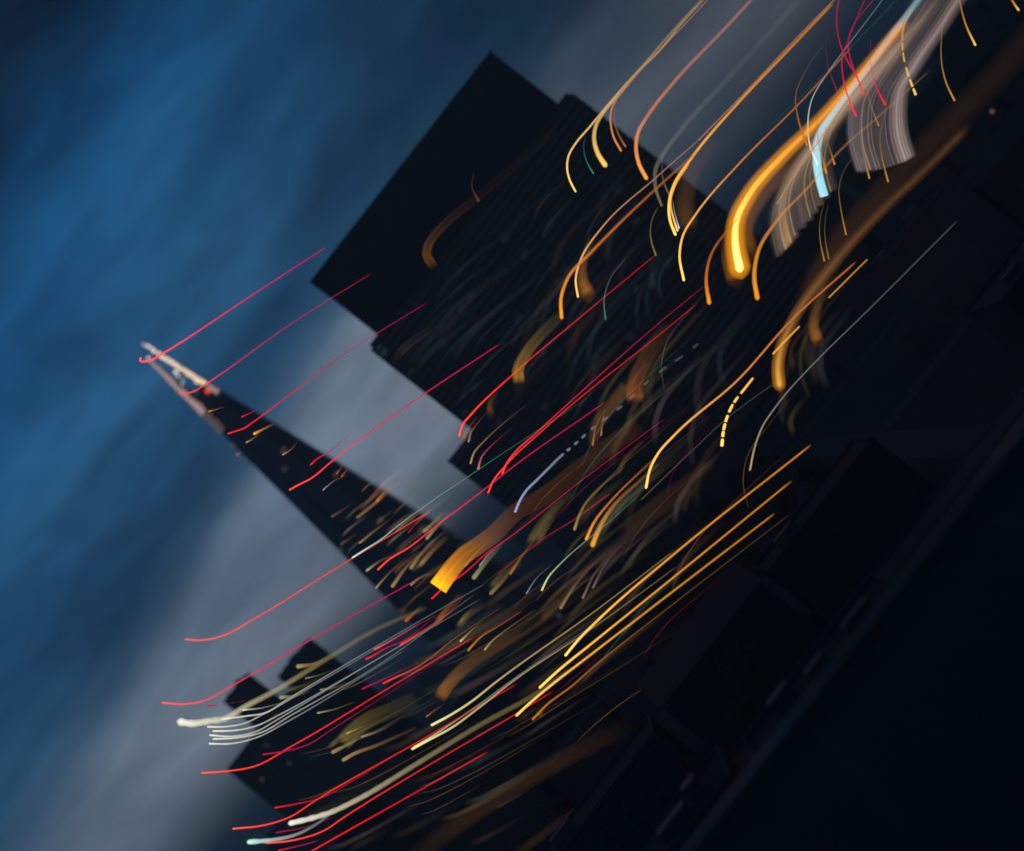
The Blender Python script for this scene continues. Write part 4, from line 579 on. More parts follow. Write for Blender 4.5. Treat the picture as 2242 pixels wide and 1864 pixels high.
VEILS = [
 ('brown translucent light veil with slanted lower edge, left of the pinkish one', 306.0, [((0.7, 0.5, 0.3), 1.109, 0.035, 0.015, [(64.79, 49.65), (66.7, 52.21), (69.9, 55.33), (75.06, 57.62), (81.26, 58.56), (90.74, 58.61), (101.8, 57.74), (113.81, 56.76)]), ((0.7, 0.5, 0.3), 1.071, 0.046, 0.008, [(65.74, 49.63), (67.65, 52.18), (70.85, 55.31), (76.01, 57.59), (82.21, 58.53), (91.69, 58.59), (102.75, 57.72), (114.76, 56.73)]), ((0.6, 0.42, 0.38), 1.353, 0.063, 0.014, [(66.69, 49.61), (68.6, 52.16), (71.8, 55.29), (76.96, 57.57), (83.16, 58.51), (92.64, 58.56), (103.7, 57.7), (115.71, 56.71)]), ((0.7, 0.5, 0.3), 1.519, 0.057, 0.017, [(67.64, 49.58), (69.55, 52.14), (72.75, 55.26), (77.91, 57.55), (84.11, 58.49), (93.59, 58.54), (104.65, 57.67), (116.66, 56.69)]), ((0.8, 0.5, 0.2), 1.168, 0.053, 0.011, [(68.59, 49.56), (70.5, 52.12), (73.7, 55.24), (78.86, 57.52), (85.06, 58.47), (94.54, 58.52), (105.6, 57.65), (117.61, 56.66)]), ((0.6, 0.42, 0.38), 1.464, 0.067, 0.024, [(69.54, 49.54), (71.45, 52.09), (74.65, 55.22), (79.81, 57.5), (86.01, 58.44), (95.49, 58.5), (106.55, 57.63), (118.56, 56.64)]), ((0.7, 0.5, 0.3), 1.058, 0.026, 0.01, [(70.49, 49.51), (72.4, 52.07), (75.6, 55.2), (80.76, 57.48), (86.96, 58.42), (96.44, 58.47), (107.5, 57.6), (119.51, 56.62)]), ((0.6, 0.42, 0.38), 1.308, 0.062, 0.023, [(72.58, 49.48), (74.49, 52.04), (77.69, 55.16), (82.85, 57.45), (89.05, 58.39), (98.53, 58.44), (109.59, 57.57), (121.6, 56.59)]), ((0.7, 0.5, 0.3), 1.491, 0.065, 0.019, [(74.66, 49.45), (76.58, 52.01), (79.78, 55.13), (84.94, 57.42), (91.14, 58.36), (100.62, 58.41), (111.68, 57.54), (123.69, 56.55)]), ((0.7, 0.5, 0.3), 1.292, 0.057, 0.025, [(76.75, 49.42), (78.66, 51.97), (81.87, 55.1), (87.03, 57.38), (93.23, 58.32), (102.71, 58.38), (113.76, 57.51), (125.78, 56.52)]), ((0.8, 0.5, 0.2), 1.054, 0.065, 0.02, [(78.84, 49.39), (80.75, 51.94), (83.96, 55.07), (89.12, 57.35), (95.31, 58.29), (104.8, 58.35), (115.85, 57.48), (127.86, 56.49)]), ((0.7, 0.5, 0.3), 1.287, 0.035, 0.012, [(80.92, 49.36), (82.84, 51.91), (86.04, 55.04), (91.2, 57.32), (97.4, 58.26), (106.88, 58.31), (117.94, 57.45), (129.95, 56.46)]), ((0.7, 0.5, 0.3), 1.518, 0.037, 0.012, [(83.01, 49.32), (84.93, 51.88), (88.13, 55.01), (93.29, 57.29), (99.49, 58.23), (108.97, 58.28), (120.03, 57.41), (132.04, 56.43)]), ((0.6, 0.42, 0.38), 0.172, 0.055, 0.009, [(64.38, 49.66), (66.29, 52.22), (69.49, 55.34), (74.65, 57.63), (80.85, 58.57), (90.33, 58.62), (101.39, 57.75), (113.4, 56.77)]), ((0.8, 0.5, 0.2), 0.172, 0.093, 0.031, [(66.79, 49.6), (68.7, 52.16), (71.9, 55.29), (77.06, 57.57), (83.25, 58.51), (92.74, 58.56), (103.79, 57.69), (115.81, 56.71)]), ((0.6, 0.42, 0.38), 0.206, 0.057, 0.011, [(67.22, 49.59), (69.13, 52.15), (72.34, 55.27), (77.49, 57.56), (83.69, 58.5), (93.17, 58.55), (104.23, 57.68), (116.24, 56.7)]), ((0.6, 0.42, 0.38), 0.189, 0.056, 0.011, [(68.11, 49.57), (70.02, 52.13), (73.22, 55.25), (78.38, 57.54), (84.58, 58.48), (94.06, 58.53), (105.12, 57.66), (117.13, 56.68)]), ((0.8, 0.5, 0.2), 0.178, 0.099, 0.02, [(68.72, 49.56), (70.64, 52.11), (73.84, 55.24), (79.0, 57.52), (85.19, 58.46), (94.67, 58.52), (105.73, 57.65), (117.74, 56.66)]), ((0.8, 0.5, 0.2), 0.234, 0.094, 0.022, [(70.15, 49.52), (72.06, 52.08), (75.26, 55.2), (80.42, 57.49), (86.62, 58.43), (96.1, 58.48), (107.16, 57.61), (119.17, 56.63)]), ((0.6, 0.42, 0.38), 0.162, 0.12, 0.039, [(70.39, 49.52), (72.31, 52.07), (75.51, 55.2), (80.67, 57.48), (86.86, 58.42), (96.35, 58.48), (107.4, 57.61), (119.42, 56.62)]), ((0.8, 0.5, 0.2), 0.178, 0.104, 0.026, [(75.55, 49.44), (77.46, 51.99), (80.66, 55.12), (85.82, 57.4), (92.02, 58.34), (101.5, 58.4), (112.56, 57.53), (124.57, 56.54)]), ((0.8, 0.5, 0.2), 0.202, 0.075, 0.016, [(75.54, 49.44), (77.45, 51.99), (80.66, 55.12), (85.82, 57.4), (92.02, 58.34), (101.5, 58.4), (112.56, 57.53), (124.57, 56.54)]), ((0.6, 0.42, 0.38), 0.217, 0.096, 0.034, [(77.47, 49.41), (79.38, 51.96), (82.59, 55.09), (87.75, 57.37), (93.94, 58.31), (103.43, 58.37), (114.48, 57.5), (126.49, 56.51)]), ((0.8, 0.5, 0.2), 0.23, 0.133, 0.03, [(82.75, 49.33), (84.66, 51.88), (87.87, 55.01), (93.03, 57.29), (99.23, 58.23), (108.71, 58.29), (119.77, 57.42), (131.78, 56.43)]), ((0.6, 0.42, 0.38), 0.167, 0.101, 0.02, [(81.46, 49.35), (83.37, 51.9), (86.58, 55.03), (91.74, 57.31), (97.94, 58.25), (107.42, 58.31), (118.48, 57.44), (130.49, 56.45)])]),
 ('pinkish white translucent light veil with curved foot at top right', 307.2, [((0.65, 0.5, 0.5), 1.246, 0.066, 0.032, [(90.58, 47.04), (93.58, 51.3), (97.52, 54.91), (101.53, 57.32), (107.93, 58.32), (118.03, 59.03), (124.7, 59.68), (129.63, 60.05)]), ((0.65, 0.5, 0.5), 1.575, 0.078, 0.019, [(91.4, 46.12), (94.4, 50.38), (98.35, 53.99), (102.35, 56.4), (108.75, 57.4), (118.85, 58.11), (125.52, 58.76), (130.45, 59.13)]), ((0.6, 0.42, 0.38), 1.416, 0.056, 0.032, [(92.22, 45.2), (95.22, 49.46), (99.17, 53.07), (103.17, 55.48), (109.57, 56.47), (119.67, 57.19), (126.34, 57.83), (131.27, 58.2)]), ((0.75, 0.6, 0.6), 1.544, 0.036, 0.013, [(93.04, 44.28), (96.04, 48.53), (99.99, 52.14), (103.99, 54.55), (110.39, 55.55), (120.49, 56.26), (127.16, 56.91), (132.09, 57.28)]), ((0.6, 0.42, 0.38), 1.045, 0.035, 0.011, [(94.0, 43.44), (97.01, 47.7), (100.95, 51.3), (104.95, 53.71), (111.35, 54.71), (121.45, 55.42), (128.12, 56.07), (133.05, 56.44)]), ((0.75, 0.6, 0.6), 1.13, 0.046, 0.024, [(95.11, 42.69), (98.11, 46.94), (102.06, 50.55), (106.06, 52.96), (112.46, 53.95), (122.55, 54.67), (129.22, 55.31), (134.15, 55.68)]), ((0.65, 0.5, 0.5), 1.297, 0.037, 0.01, [(96.21, 41.93), (99.22, 46.18), (103.16, 49.79), (107.16, 52.2), (113.56, 53.19), (123.65, 53.91), (130.32, 54.55), (135.25, 54.93)]), ((0.6, 0.42, 0.38), 1.16, 0.086, 0.027, [(97.32, 41.18), (100.32, 45.43), (104.26, 49.03), (108.27, 51.44), (114.67, 52.44), (124.76, 53.15), (131.43, 53.8), (136.35, 54.17)]), ((0.6, 0.42, 0.38), 1.206, 0.087, 0.051, [(98.1, 40.74), (101.11, 44.99), (105.05, 48.6), (109.06, 51.01), (115.45, 52.0), (125.54, 52.71), (132.21, 53.36), (137.14, 53.73)]), ((0.65, 0.5, 0.5), 1.402, 0.061, 0.018, [(98.57, 40.62), (101.58, 44.87), (105.52, 48.48), (109.53, 50.89), (115.92, 51.88), (126.02, 52.6), (132.68, 53.24), (137.61, 53.61)]), ((0.6, 0.42, 0.38), 1.601, 0.086, 0.048, [(99.04, 40.5), (102.05, 44.75), (105.99, 48.36), (110.0, 50.77), (116.4, 51.76), (126.49, 52.48), (133.16, 53.12), (138.08, 53.49)]), ((0.75, 0.6, 0.6), 1.279, 0.047, 0.027, [(99.52, 40.38), (102.52, 44.64), (106.47, 48.24), (110.47, 50.65), (116.87, 51.64), (126.96, 52.36), (133.63, 53.0), (138.55, 53.38)]), ((0.75, 0.6, 0.6), 0.222, 0.083, 0.022, [(90.22, 47.45), (93.22, 51.71), (97.16, 55.32), (101.17, 57.73), (107.57, 58.73), (117.67, 59.44), (124.34, 60.09), (129.27, 60.46)]), ((0.75, 0.6, 0.6), 0.205, 0.063, 0.028, [(90.55, 47.07), (93.56, 51.33), (97.5, 54.94), (101.5, 57.35), (107.91, 58.35), (118.0, 59.06), (124.68, 59.71), (129.61, 60.08)]), ((0.75, 0.6, 0.6), 0.193, 0.169, 0.033, [(91.96, 45.49), (94.96, 49.75), (98.91, 53.36), (102.91, 55.77), (109.31, 56.77), (119.41, 57.48), (126.08, 58.13), (131.01, 58.5)]), ((0.6, 0.42, 0.38), 0.203, 0.073, 0.032, [(92.99, 44.34), (95.99, 48.59), (99.94, 52.2), (103.94, 54.61), (110.34, 55.61), (120.43, 56.32), (127.11, 56.97), (132.03, 57.34)]), ((0.6, 0.42, 0.38), 0.2, 0.092, 0.027, [(92.92, 44.42), (95.92, 48.67), (99.86, 52.28), (103.87, 54.69), (110.27, 55.69), (120.36, 56.4), (127.03, 57.05), (131.96, 57.42)]), ((0.6, 0.42, 0.38), 0.199, 0.12, 0.039, [(93.38, 43.89), (96.39, 48.15), (100.33, 51.76), (104.33, 54.17), (110.73, 55.16), (120.83, 55.88), (127.5, 56.52), (132.43, 56.9)]), ((0.6, 0.42, 0.38), 0.174, 0.123, 0.036, [(95.98, 42.09), (98.99, 46.34), (102.93, 49.95), (106.94, 52.35), (113.34, 53.35), (123.43, 54.06), (130.1, 54.71), (135.02, 55.08)]), ((0.75, 0.6, 0.6), 0.211, 0.078, 0.029, [(96.94, 41.43), (99.95, 45.68), (103.89, 49.29), (107.9, 51.7), (114.29, 52.69), (124.39, 53.41), (131.06, 54.05), (135.98, 54.42)]), ((0.6, 0.42, 0.38), 0.185, 0.127, 0.028, [(97.59, 40.99), (100.6, 45.24), (104.54, 48.85), (108.54, 51.25), (114.94, 52.25), (125.03, 52.96), (131.7, 53.61), (136.63, 53.98)]), ((0.75, 0.6, 0.6), 0.198, 0.157, 0.034, [(98.07, 40.75), (101.07, 45.0), (105.01, 48.61), (109.02, 51.01), (115.42, 52.01), (125.51, 52.72), (132.18, 53.37), (137.1, 53.74)]), ((0.75, 0.6, 0.6), 0.174, 0.154, 0.076, [(98.32, 40.69), (101.32, 44.94), (105.27, 48.54), (109.27, 50.95), (115.67, 51.95), (125.76, 52.66), (132.43, 53.3), (137.36, 53.68)]), ((0.75, 0.6, 0.6), 0.164, 0.074, 0.021, [(99.04, 40.51), (102.04, 44.76), (105.98, 48.36), (109.99, 50.77), (116.39, 51.77), (126.48, 52.48), (133.15, 53.12), (138.07, 53.5)]), ((0.6, 0.42, 0.38), 0.204, 0.081, 0.028, [(99.05, 40.5), (102.06, 44.75), (106.0, 48.36), (110.01, 50.77), (116.4, 51.76), (126.49, 52.47), (133.16, 53.12), (138.09, 53.49)]), ((0.75, 0.6, 0.6), 0.204, 0.097, 0.047, [(99.57, 40.37), (102.57, 44.62), (106.52, 48.23), (110.52, 50.64), (116.92, 51.63), (127.01, 52.34), (133.68, 52.99), (138.61, 53.36)])]),
 ('short gold light comb under the brown veil', 308.4, [((0.8, 0.5, 0.2), 0.386, 0.196, 0.014, [(67.28, 49.2), (69.65, 52.34), (72.88, 55.49), (75.54, 57.12)]), ((1, 0.42, 0.035), 0.525, 0.158, 0.01, [(68.14, 49.22), (70.51, 52.35), (73.73, 55.51), (76.4, 57.14)]), ((1, 0.42, 0.035), 0.454, 0.243, 0.014, [(69.0, 49.24), (71.37, 52.37), (74.59, 55.52), (77.26, 57.15)])]),
 ('pale blue light bundle between the brown veil and the orange band', 309.6, [((0.4, 0.85, 1), 0.509, 0.65, 0.028, [(81.52, 50.09), (83.9, 53.23), (87.63, 56.9), (91.57, 59.17), (97.3, 59.7), (104.2, 59.84), (111.1, 59.98), (128.36, 60.32), (131.81, 60.39)]), ((0.4, 0.85, 1), 0.567, 0.794, 0.065, [(81.74, 49.92), (84.12, 53.07), (87.85, 56.74), (91.79, 59.01), (97.51, 59.54), (104.41, 59.67), (111.32, 59.81), (128.57, 60.16), (132.02, 60.23)]), ((0.6, 0.9, 1), 0.675, 0.392, 0.028, [(81.95, 49.76), (84.33, 52.9), (88.06, 56.57), (92.0, 58.84), (97.73, 59.37), (104.63, 59.51), (111.53, 59.65), (128.79, 59.99), (132.24, 60.06)]), ((0.25, 0.8, 1), 0.617, 0.829, 0.048, [(82.17, 49.59), (84.55, 52.74), (88.28, 56.41), (92.22, 58.68), (97.94, 59.21), (104.84, 59.35), (111.74, 59.48), (129.0, 59.83), (132.45, 59.9)]), ((0.25, 0.8, 1), 0.484, 0.827, 0.03, [(82.38, 49.43), (84.76, 52.58), (88.49, 56.25), (92.43, 58.52), (98.15, 59.04), (105.06, 59.18), (111.96, 59.32), (129.21, 59.66), (132.66, 59.73)])]),
]
FAINT = [
 ('tower', 305.5, (0.25, 0.4, 0.5), 0.53, 0.027, [(41.46, 63.7), (43.35, 66.01), (45.92, 67.5), (50.18, 67.81), (56.59, 67.5)]),
 ('tower', 297.9, (0.5, 0.3, 0.15), 0.424, 0.024, [(10.93, 62.98), (12.31, 63.51), (14.07, 63.71), (16.53, 63.46), (20.3, 62.86)]),
 ('tower', 304.9, (0.15, 0.35, 0.4), 0.669, 0.013, [(13.52, 100.06), (15.22, 100.23), (17.42, 100.09), (20.61, 99.41), (25.54, 98.27)]),
 ('tower', 305.2, (0.3, 0.45, 0.45), 0.886, 0.025, [(19.98, 66.14), (21.68, 67.16), (23.9, 67.68), (27.13, 67.51), (32.08, 66.88)]),
 ('tower', 304.9, (0.15, 0.35, 0.4), 1.068, 0.013, [(1.5, 98.98), (3.05, 99.02), (5.09, 98.8), (8.23, 98.03), (13.09, 96.79)]),
 ('tower', 302.0, (0.5, 0.3, 0.15), 0.873, 0.023, [(15.41, 63.9), (17.75, 65.05), (20.76, 65.58), (25.07, 65.26), (31.65, 64.33)]),
 ('tower', 299.0, (0.5, 0.3, 0.15), 0.383, 0.028, [(-3.16, 100.2), (-1.87, 100.14), (-0.15, 99.89), (2.64, 99.12), (6.96, 97.93)]),
 ('tower', 295.3, (0.35, 0.35, 0.35), 0.695, 0.008, [(-0.85, 99.59), (2.76, 99.55), (7.53, 98.93), (15.1, 96.95), (26.81, 93.82)]),
 ('tower', 299.8, (0.25, 0.4, 0.5), 0.34, 0.018, [(25.13, 80.54), (29.77, 82.7), (35.73, 83.66), (44.2, 82.95), (57.17, 81.06)]),
 ('tower', 306.4, (0.3, 0.45, 0.45), 0.489, 0.012, [(6.43, 101.25), (9.56, 101.4), (13.63, 101.01), (19.82, 99.54), (29.38, 97.15)]),
 ('tower', 302.4, (0.25, 0.4, 0.5), 0.665, 0.016, [(32.84, 63.53), (35.72, 66.5), (39.58, 68.35), (45.77, 68.59), (55.1, 67.94)]),
 ('tower', 304.3, (0.25, 0.4, 0.5), 0.367, 0.026, [(-3.46, 102.28), (-2.17, 102.21), (-0.45, 101.94), (2.36, 101.16), (6.72, 99.94)]),
 ('tower', 296.3, (0.5, 0.3, 0.15), 0.507, 0.026, [(7.87, 64.8), (12.58, 66.15), (18.54, 66.48), (26.65, 65.42), (39.15, 63.24)]),
 ('tower', 296.7, (0.35, 0.35, 0.35), 1.037, 0.023, [(-2.41, 95.76), (-0.11, 95.74), (2.93, 95.35), (7.73, 94.1), (15.18, 92.12)]),
 ('tower', 306.2, (0.5, 0.3, 0.15), 1.07, 0.026, [(18.76, 71.86), (21.76, 73.32), (25.63, 73.99), (31.14, 73.56), (39.59, 72.36)]),
 ('tower', 307.5, (0.25, 0.4, 0.5), 0.81, 0.024, [(20.04, 67.59), (24.79, 70.31), (30.95, 71.68), (39.91, 71.17), (53.6, 69.4)]),
 ('tower', 307.4, (0.25, 0.4, 0.5), 1.002, 0.014, [(-3.22, 98.86), (0.23, 98.76), (4.81, 98.11), (12.17, 96.14), (23.56, 93.05)]),
 ('tower', 294.1, (0.5, 0.3, 0.15), 0.858, 0.011, [(2.9, 74.65), (7.3, 75.3), (12.9, 75.12), (20.69, 73.67), (32.73, 71.12)]),
 ('tower', 302.1, (0.15, 0.35, 0.4), 0.598, 0.021, [(11.38, 85.04), (13.69, 85.46), (16.6, 85.44), (20.51, 84.79), (26.55, 83.6)]),
 ('tower', 298.3, (0.35, 0.35, 0.35), 0.554, 0.021, [(-1.82, 84.77), (3.21, 85.04), (9.75, 84.46), (19.6, 82.16), (34.84, 78.42)]),
 ('tower', 297.0, (0.35, 0.35, 0.35), 0.904, 0.027, [(3.57, 90.77), (7.92, 91.14), (13.55, 90.74), (21.81, 88.93), (34.58, 85.92)]),
 ('tower', 307.4, (0.35, 0.35, 0.35), 0.541, 0.013, [(31.25, 98.7), (33.95, 99.28), (37.36, 99.32), (41.91, 98.62), (48.93, 97.3)]),
 ('tower', 294.1, (0.35, 0.35, 0.35), 0.731, 0.017, [(37.35, 72.27), (39.11, 73.85), (41.44, 74.8), (45.08, 74.85), (50.58, 74.38)]),
 ('tower', 305.5, (0.25, 0.4, 0.5), 0.843, 0.024, [(23.43, 75.47), (26.37, 77.07), (30.17, 77.85), (35.67, 77.5), (44.08, 76.38)]),
 ('tower', 306.5, (0.5, 0.3, 0.15), 0.608, 0.019, [(21.39, 72.26), (26.4, 75.05), (32.87, 76.42), (42.26, 75.85), (56.6, 73.95)]),
 ('tower', 300.2, (0.15, 0.35, 0.4), 0.308, 0.01, [(20.92, 94.03), (24.6, 94.68), (29.25, 94.63), (35.53, 93.57), (45.23, 91.64)]),
 ('tower', 296.3, (0.5, 0.3, 0.15), 0.733, 0.015, [(4.59, 95.67), (9.35, 96.01), (15.51, 95.52), (24.67, 93.45), (38.84, 90.04)]),
 ('tower', 300.6, (0.25, 0.4, 0.5), 0.691, 0.017, [(10.82, 101.86), (14.8, 102.11), (19.96, 101.68), (27.68, 99.91), (39.62, 97.0)]),
 ('tower', 307.1, (0.5, 0.3, 0.15), 0.385, 0.028, [(-3.8, 85.01), (-2.39, 85.06), (-0.54, 84.87), (2.28, 84.19), (6.65, 83.09)]),
 ('tower', 295.1, (0.3, 0.45, 0.45), 0.678, 0.018, [(12.77, 82.51), (15.96, 83.22), (19.99, 83.28), (25.37, 82.47), (33.69, 80.92)]),
 ('tower', 300.3, (0.5, 0.3, 0.15), 0.859, 0.02, [(30.96, 85.67), (34.53, 87.29), (39.11, 87.99), (45.6, 87.43), (55.54, 85.96)]),
 ('tower', 307.2, (0.35, 0.35, 0.35), 0.889, 0.013, [(29.06, 81.5), (31.5, 82.74), (34.64, 83.33), (39.14, 83.0), (46.03, 82.04)]),
 ('tower', 304.4, (0.5, 0.3, 0.15), 0.477, 0.018, [(37.64, 96.18), (39.95, 96.99), (42.88, 97.26), (46.93, 96.79), (53.16, 95.77)]),
 ('tower', 304.7, (0.25, 0.4, 0.5), 0.809, 0.018, [(41.72, 65.7), (43.62, 67.92), (46.18, 69.33), (50.4, 69.6), (56.74, 69.25)]),
 ('tower', 307.3, (0.3, 0.45, 0.45), 0.449, 0.024, [(39.89, 83.34), (42.75, 85.22), (46.48, 86.22), (52.01, 86.01), (60.42, 85.01)]),
 ('tower', 297.9, (0.15, 0.35, 0.4), 0.364, 0.027, [(8.24, 88.64), (10.0, 88.89), (12.24, 88.81), (15.38, 88.22), (20.23, 87.18)]),
 ('tower', 307.5, (0.3, 0.45, 0.45), 0.383, 0.011, [(37.53, 91.82), (40.47, 93.09), (44.23, 93.62), (49.54, 93.13), (57.67, 91.9)]),
 ('tower', 307.0, (0.35, 0.35, 0.35), 1.066, 0.018, [(33.93, 80.37), (36.42, 81.9), (39.64, 82.7), (44.39, 82.48), (51.62, 81.59)]),
 ('tower', 296.4, (0.25, 0.4, 0.5), 0.717, 0.026, [(19.59, 80.22), (23.93, 81.88), (29.48, 82.5), (37.19, 81.69), (49.04, 79.81)]),
 ('tower', 295.7, (0.35, 0.35, 0.35), 0.912, 0.025, [(39.58, 77.49), (42.2, 79.6), (45.65, 80.81), (50.92, 80.78), (58.92, 80.0)]),
 ('tower', 303.3, (0.25, 0.4, 0.5), 0.388, 0.02, [(9.41, 62.82), (11.27, 63.46), (13.63, 63.67), (16.9, 63.29), (21.92, 62.46)]),
 ('tower', 302.7, (0.3, 0.45, 0.45), 0.831, 0.019, [(5.73, 98.02), (8.77, 98.22), (12.72, 97.89), (18.62, 96.54), (27.75, 94.32)]),
 ('tower', 294.3, (0.3, 0.45, 0.45), 0.315, 0.012, [(20.79, 82.06), (23.79, 83.16), (27.61, 83.54), (32.91, 82.96), (41.05, 81.64)]),
 ('tower', 302.5, (0.15, 0.35, 0.4), 0.744, 0.023, [(13.85, 68.13), (19.12, 70.25), (25.85, 71.07), (35.28, 70.13), (49.74, 67.87)]),
 ('tower', 294.9, (0.25, 0.4, 0.5), 0.606, 0.024, [(35.18, 91.38), (36.81, 92.03), (38.88, 92.29), (41.79, 92.0), (46.25, 91.31)]),
 ('tower', 300.4, (0.25, 0.4, 0.5), 0.612, 0.017, [(0.19, 92.67), (4.21, 92.84), (9.46, 92.32), (17.47, 90.4), (29.85, 87.3)]),
 ('tower', 303.5, (0.25, 0.4, 0.5), 0.478, 0.009, [(21.33, 85.2), (25.79, 86.61), (31.46, 87.01), (39.22, 86.05), (51.16, 84.02)]),
 ('tower', 298.1, (0.5, 0.3, 0.15), 0.881, 0.012, [(45.18, 84.02), (47.52, 85.76), (50.58, 86.75), (55.22, 86.66), (62.25, 85.92)]),
 ('tower', 300.0, (0.35, 0.35, 0.35), 0.524, 0.014, [(38.38, 95.95), (39.89, 96.5), (41.82, 96.69), (44.49, 96.39), (48.59, 95.73)]),
 ('tower', 305.9, (0.5, 0.3, 0.15), 1.041, 0.026, [(-4.29, 101.76), (-2.7, 101.66), (-0.58, 101.32), (2.9, 100.35), (8.31, 98.83)]),
 ('tower', 303.4, (0.15, 0.35, 0.4), 0.852, 0.02, [(36.54, 63.6), (38.7, 66.02), (41.62, 67.54), (46.37, 67.8), (53.53, 67.36)]),
 ('tower', 307.2, (0.35, 0.35, 0.35), 0.798, 0.014, [(21.23, 77.46), (25.34, 79.37), (30.62, 80.22), (38.12, 79.59), (49.62, 77.92)]),
 ('tower', 301.2, (0.5, 0.3, 0.15), 0.888, 0.023, [(14.99, 81.29), (20.57, 82.89), (27.64, 83.28), (37.27, 82.01), (52.08, 79.42)]),
 ('tower', 306.1, (0.5, 0.3, 0.15), 0.645, 0.008, [(26.48, 71.85), (30.4, 74.52), (35.52, 75.97), (43.15, 75.72), (54.77, 74.39)]),
 ('tower', 297.8, (0.5, 0.3, 0.15), 0.714, 0.012, [(41.15, 66.33), (43.34, 68.87), (46.31, 70.48), (51.18, 70.78), (58.5, 70.37)]),
 ('tower', 296.2, (0.3, 0.45, 0.45), 0.614, 0.024, [(5.63, 75.95), (10.86, 76.82), (17.47, 76.69), (26.5, 75.12), (40.44, 72.28)]),
 ('city', 305.6, (0.5, 0.38, 0.1), 0.809, 0.038, [(-72.25, 50.99), (-70.62, 49.68), (-68.09, 48.34), (-62.03, 45.71), (-52.63, 42.01)]),
 ('city', 296.2, (0.5, 0.38, 0.1), 0.849, 0.026, [(-90.63, 44.36), (-89.86, 43.75), (-88.67, 43.12), (-85.81, 41.88), (-81.38, 40.13)]),
 ('city', 300.6, (0.5, 0.38, 0.1), 0.779, 0.024, [(-21.5, 41.4), (-17.31, 41.58), (-11.83, 41.05), (-3.49, 39.08), (9.41, 35.87)]),
 ('city', 300.7, (0.5, 0.38, 0.1), 0.468, 0.029, [(1.63, 52.89), (3.06, 53.26), (4.88, 53.33), (7.33, 52.98), (11.11, 52.31)]),
 ('city', 303.1, (0.8, 0.5, 0.2), 0.971, 0.031, [(-5.76, 24.01), (-2.94, 25.08), (0.67, 25.48), (5.7, 24.96), (13.42, 23.74)]),
 ('city', 307.8, (0.55, 0.24, 0.07), 0.872, 0.043, [(-34.24, 44.28), (-32.65, 44.06), (-30.49, 43.62), (-26.73, 42.48), (-20.92, 40.75)]),
 ('city', 301.7, (0.8, 0.5, 0.2), 0.518, 0.022, [(-39.5, 55.1), (-38.68, 54.83), (-37.52, 54.48), (-35.26, 53.67), (-31.75, 52.5)]),
 ('city', 307.4, (0.55, 0.24, 0.07), 0.538, 0.033, [(-37.98, 26.8), (-35.26, 26.57), (-31.62, 25.94), (-25.53, 24.21), (-16.1, 21.53)]),
 ('city', 299.2, (0.8, 0.5, 0.2), 0.458, 0.066, [(21.37, 56.75), (22.46, 57.61), (23.9, 58.1), (26.1, 58.07), (29.43, 57.74)]),
 ('city', 302.8, (0.3, 0.4, 0.35), 0.651, 0.058, [(-20.75, 25.96), (-16.69, 26.45), (-11.49, 26.2), (-4.07, 24.72), (7.38, 22.2)]),
 ('city', 302.7, (0.5, 0.38, 0.1), 0.425, 0.045, [(-66.76, 25.07), (-66.08, 24.57), (-65.03, 24.05), (-62.59, 23.02), (-58.81, 21.56)]),
 ('city', 306.8, (0.6, 0.42, 0.38), 0.442, 0.062, [(-27.21, 40.57), (-24.01, 40.51), (-19.79, 39.95), (-13.05, 38.18), (-2.62, 35.4)]),
 ('city', 306.3, (0.5, 0.38, 0.1), 0.763, 0.064, [(-26.28, 36.94), (-22.95, 36.97), (-18.57, 36.47), (-11.73, 34.76), (-1.16, 32.04)]),
 ('city', 303.1, (0.5, 0.38, 0.1), 0.72, 0.028, [(-37.43, 37.42), (-33.9, 36.89), (-29.09, 35.89), (-20.68, 33.31), (-7.66, 29.41)]),
 ('city', 294.3, (0.3, 0.4, 0.35), 0.574, 0.037, [(-2.17, 43.19), (1.3, 44.13), (5.7, 44.32), (11.67, 43.51), (20.86, 41.89)]),
 ('city', 296.3, (0.8, 0.5, 0.2), 0.867, 0.022, [(-19.68, 31.25), (-18.3, 31.4), (-16.53, 31.3), (-13.98, 30.78), (-10.04, 29.89)]),
 ('city', 299.9, (0.55, 0.24, 0.07), 0.502, 0.035, [(-72.98, 42.67), (-70.64, 40.79), (-67.0, 38.86), (-58.3, 35.09), (-44.81, 29.78)]),
 ('city', 305.8, (0.5, 0.38, 0.1), 0.848, 0.047, [(13.39, 51.5), (16.8, 53.49), (21.23, 54.5), (27.7, 54.15), (37.58, 52.89)]),
 ('city', 295.0, (0.8, 0.5, 0.2), 0.923, 0.038, [(-33.07, 53.0), (-31.09, 52.6), (-28.37, 51.95), (-23.45, 50.36), (-15.83, 47.99)]),
 ('city', 305.7, (0.6, 0.42, 0.38), 1.055, 0.023, [(25.56, 40.18), (29.42, 44.75), (34.66, 47.67), (43.3, 48.24), (56.3, 47.55)]),
 ('city', 297.7, (0.6, 0.42, 0.38), 0.443, 0.053, [(-42.65, 33.31), (-40.51, 32.84), (-37.56, 32.11), (-32.16, 30.35), (-23.8, 27.73)]),
 ('city', 300.3, (0.6, 0.42, 0.38), 0.456, 0.064, [(-39.11, 37.87), (-35.71, 37.24), (-31.04, 36.18), (-22.69, 33.53), (-9.77, 29.55)]),
 ('city', 297.9, (0.3, 0.4, 0.35), 0.47, 0.023, [(-56.75, 38.16), (-55.54, 37.43), (-53.72, 36.63), (-49.69, 34.99), (-43.45, 32.66)]),
 ('city', 303.5, (0.6, 0.42, 0.38), 0.549, 0.037, [(-50.67, 29.05), (-48.91, 28.47), (-46.42, 27.71), (-41.58, 26.0), (-34.07, 23.5)]),
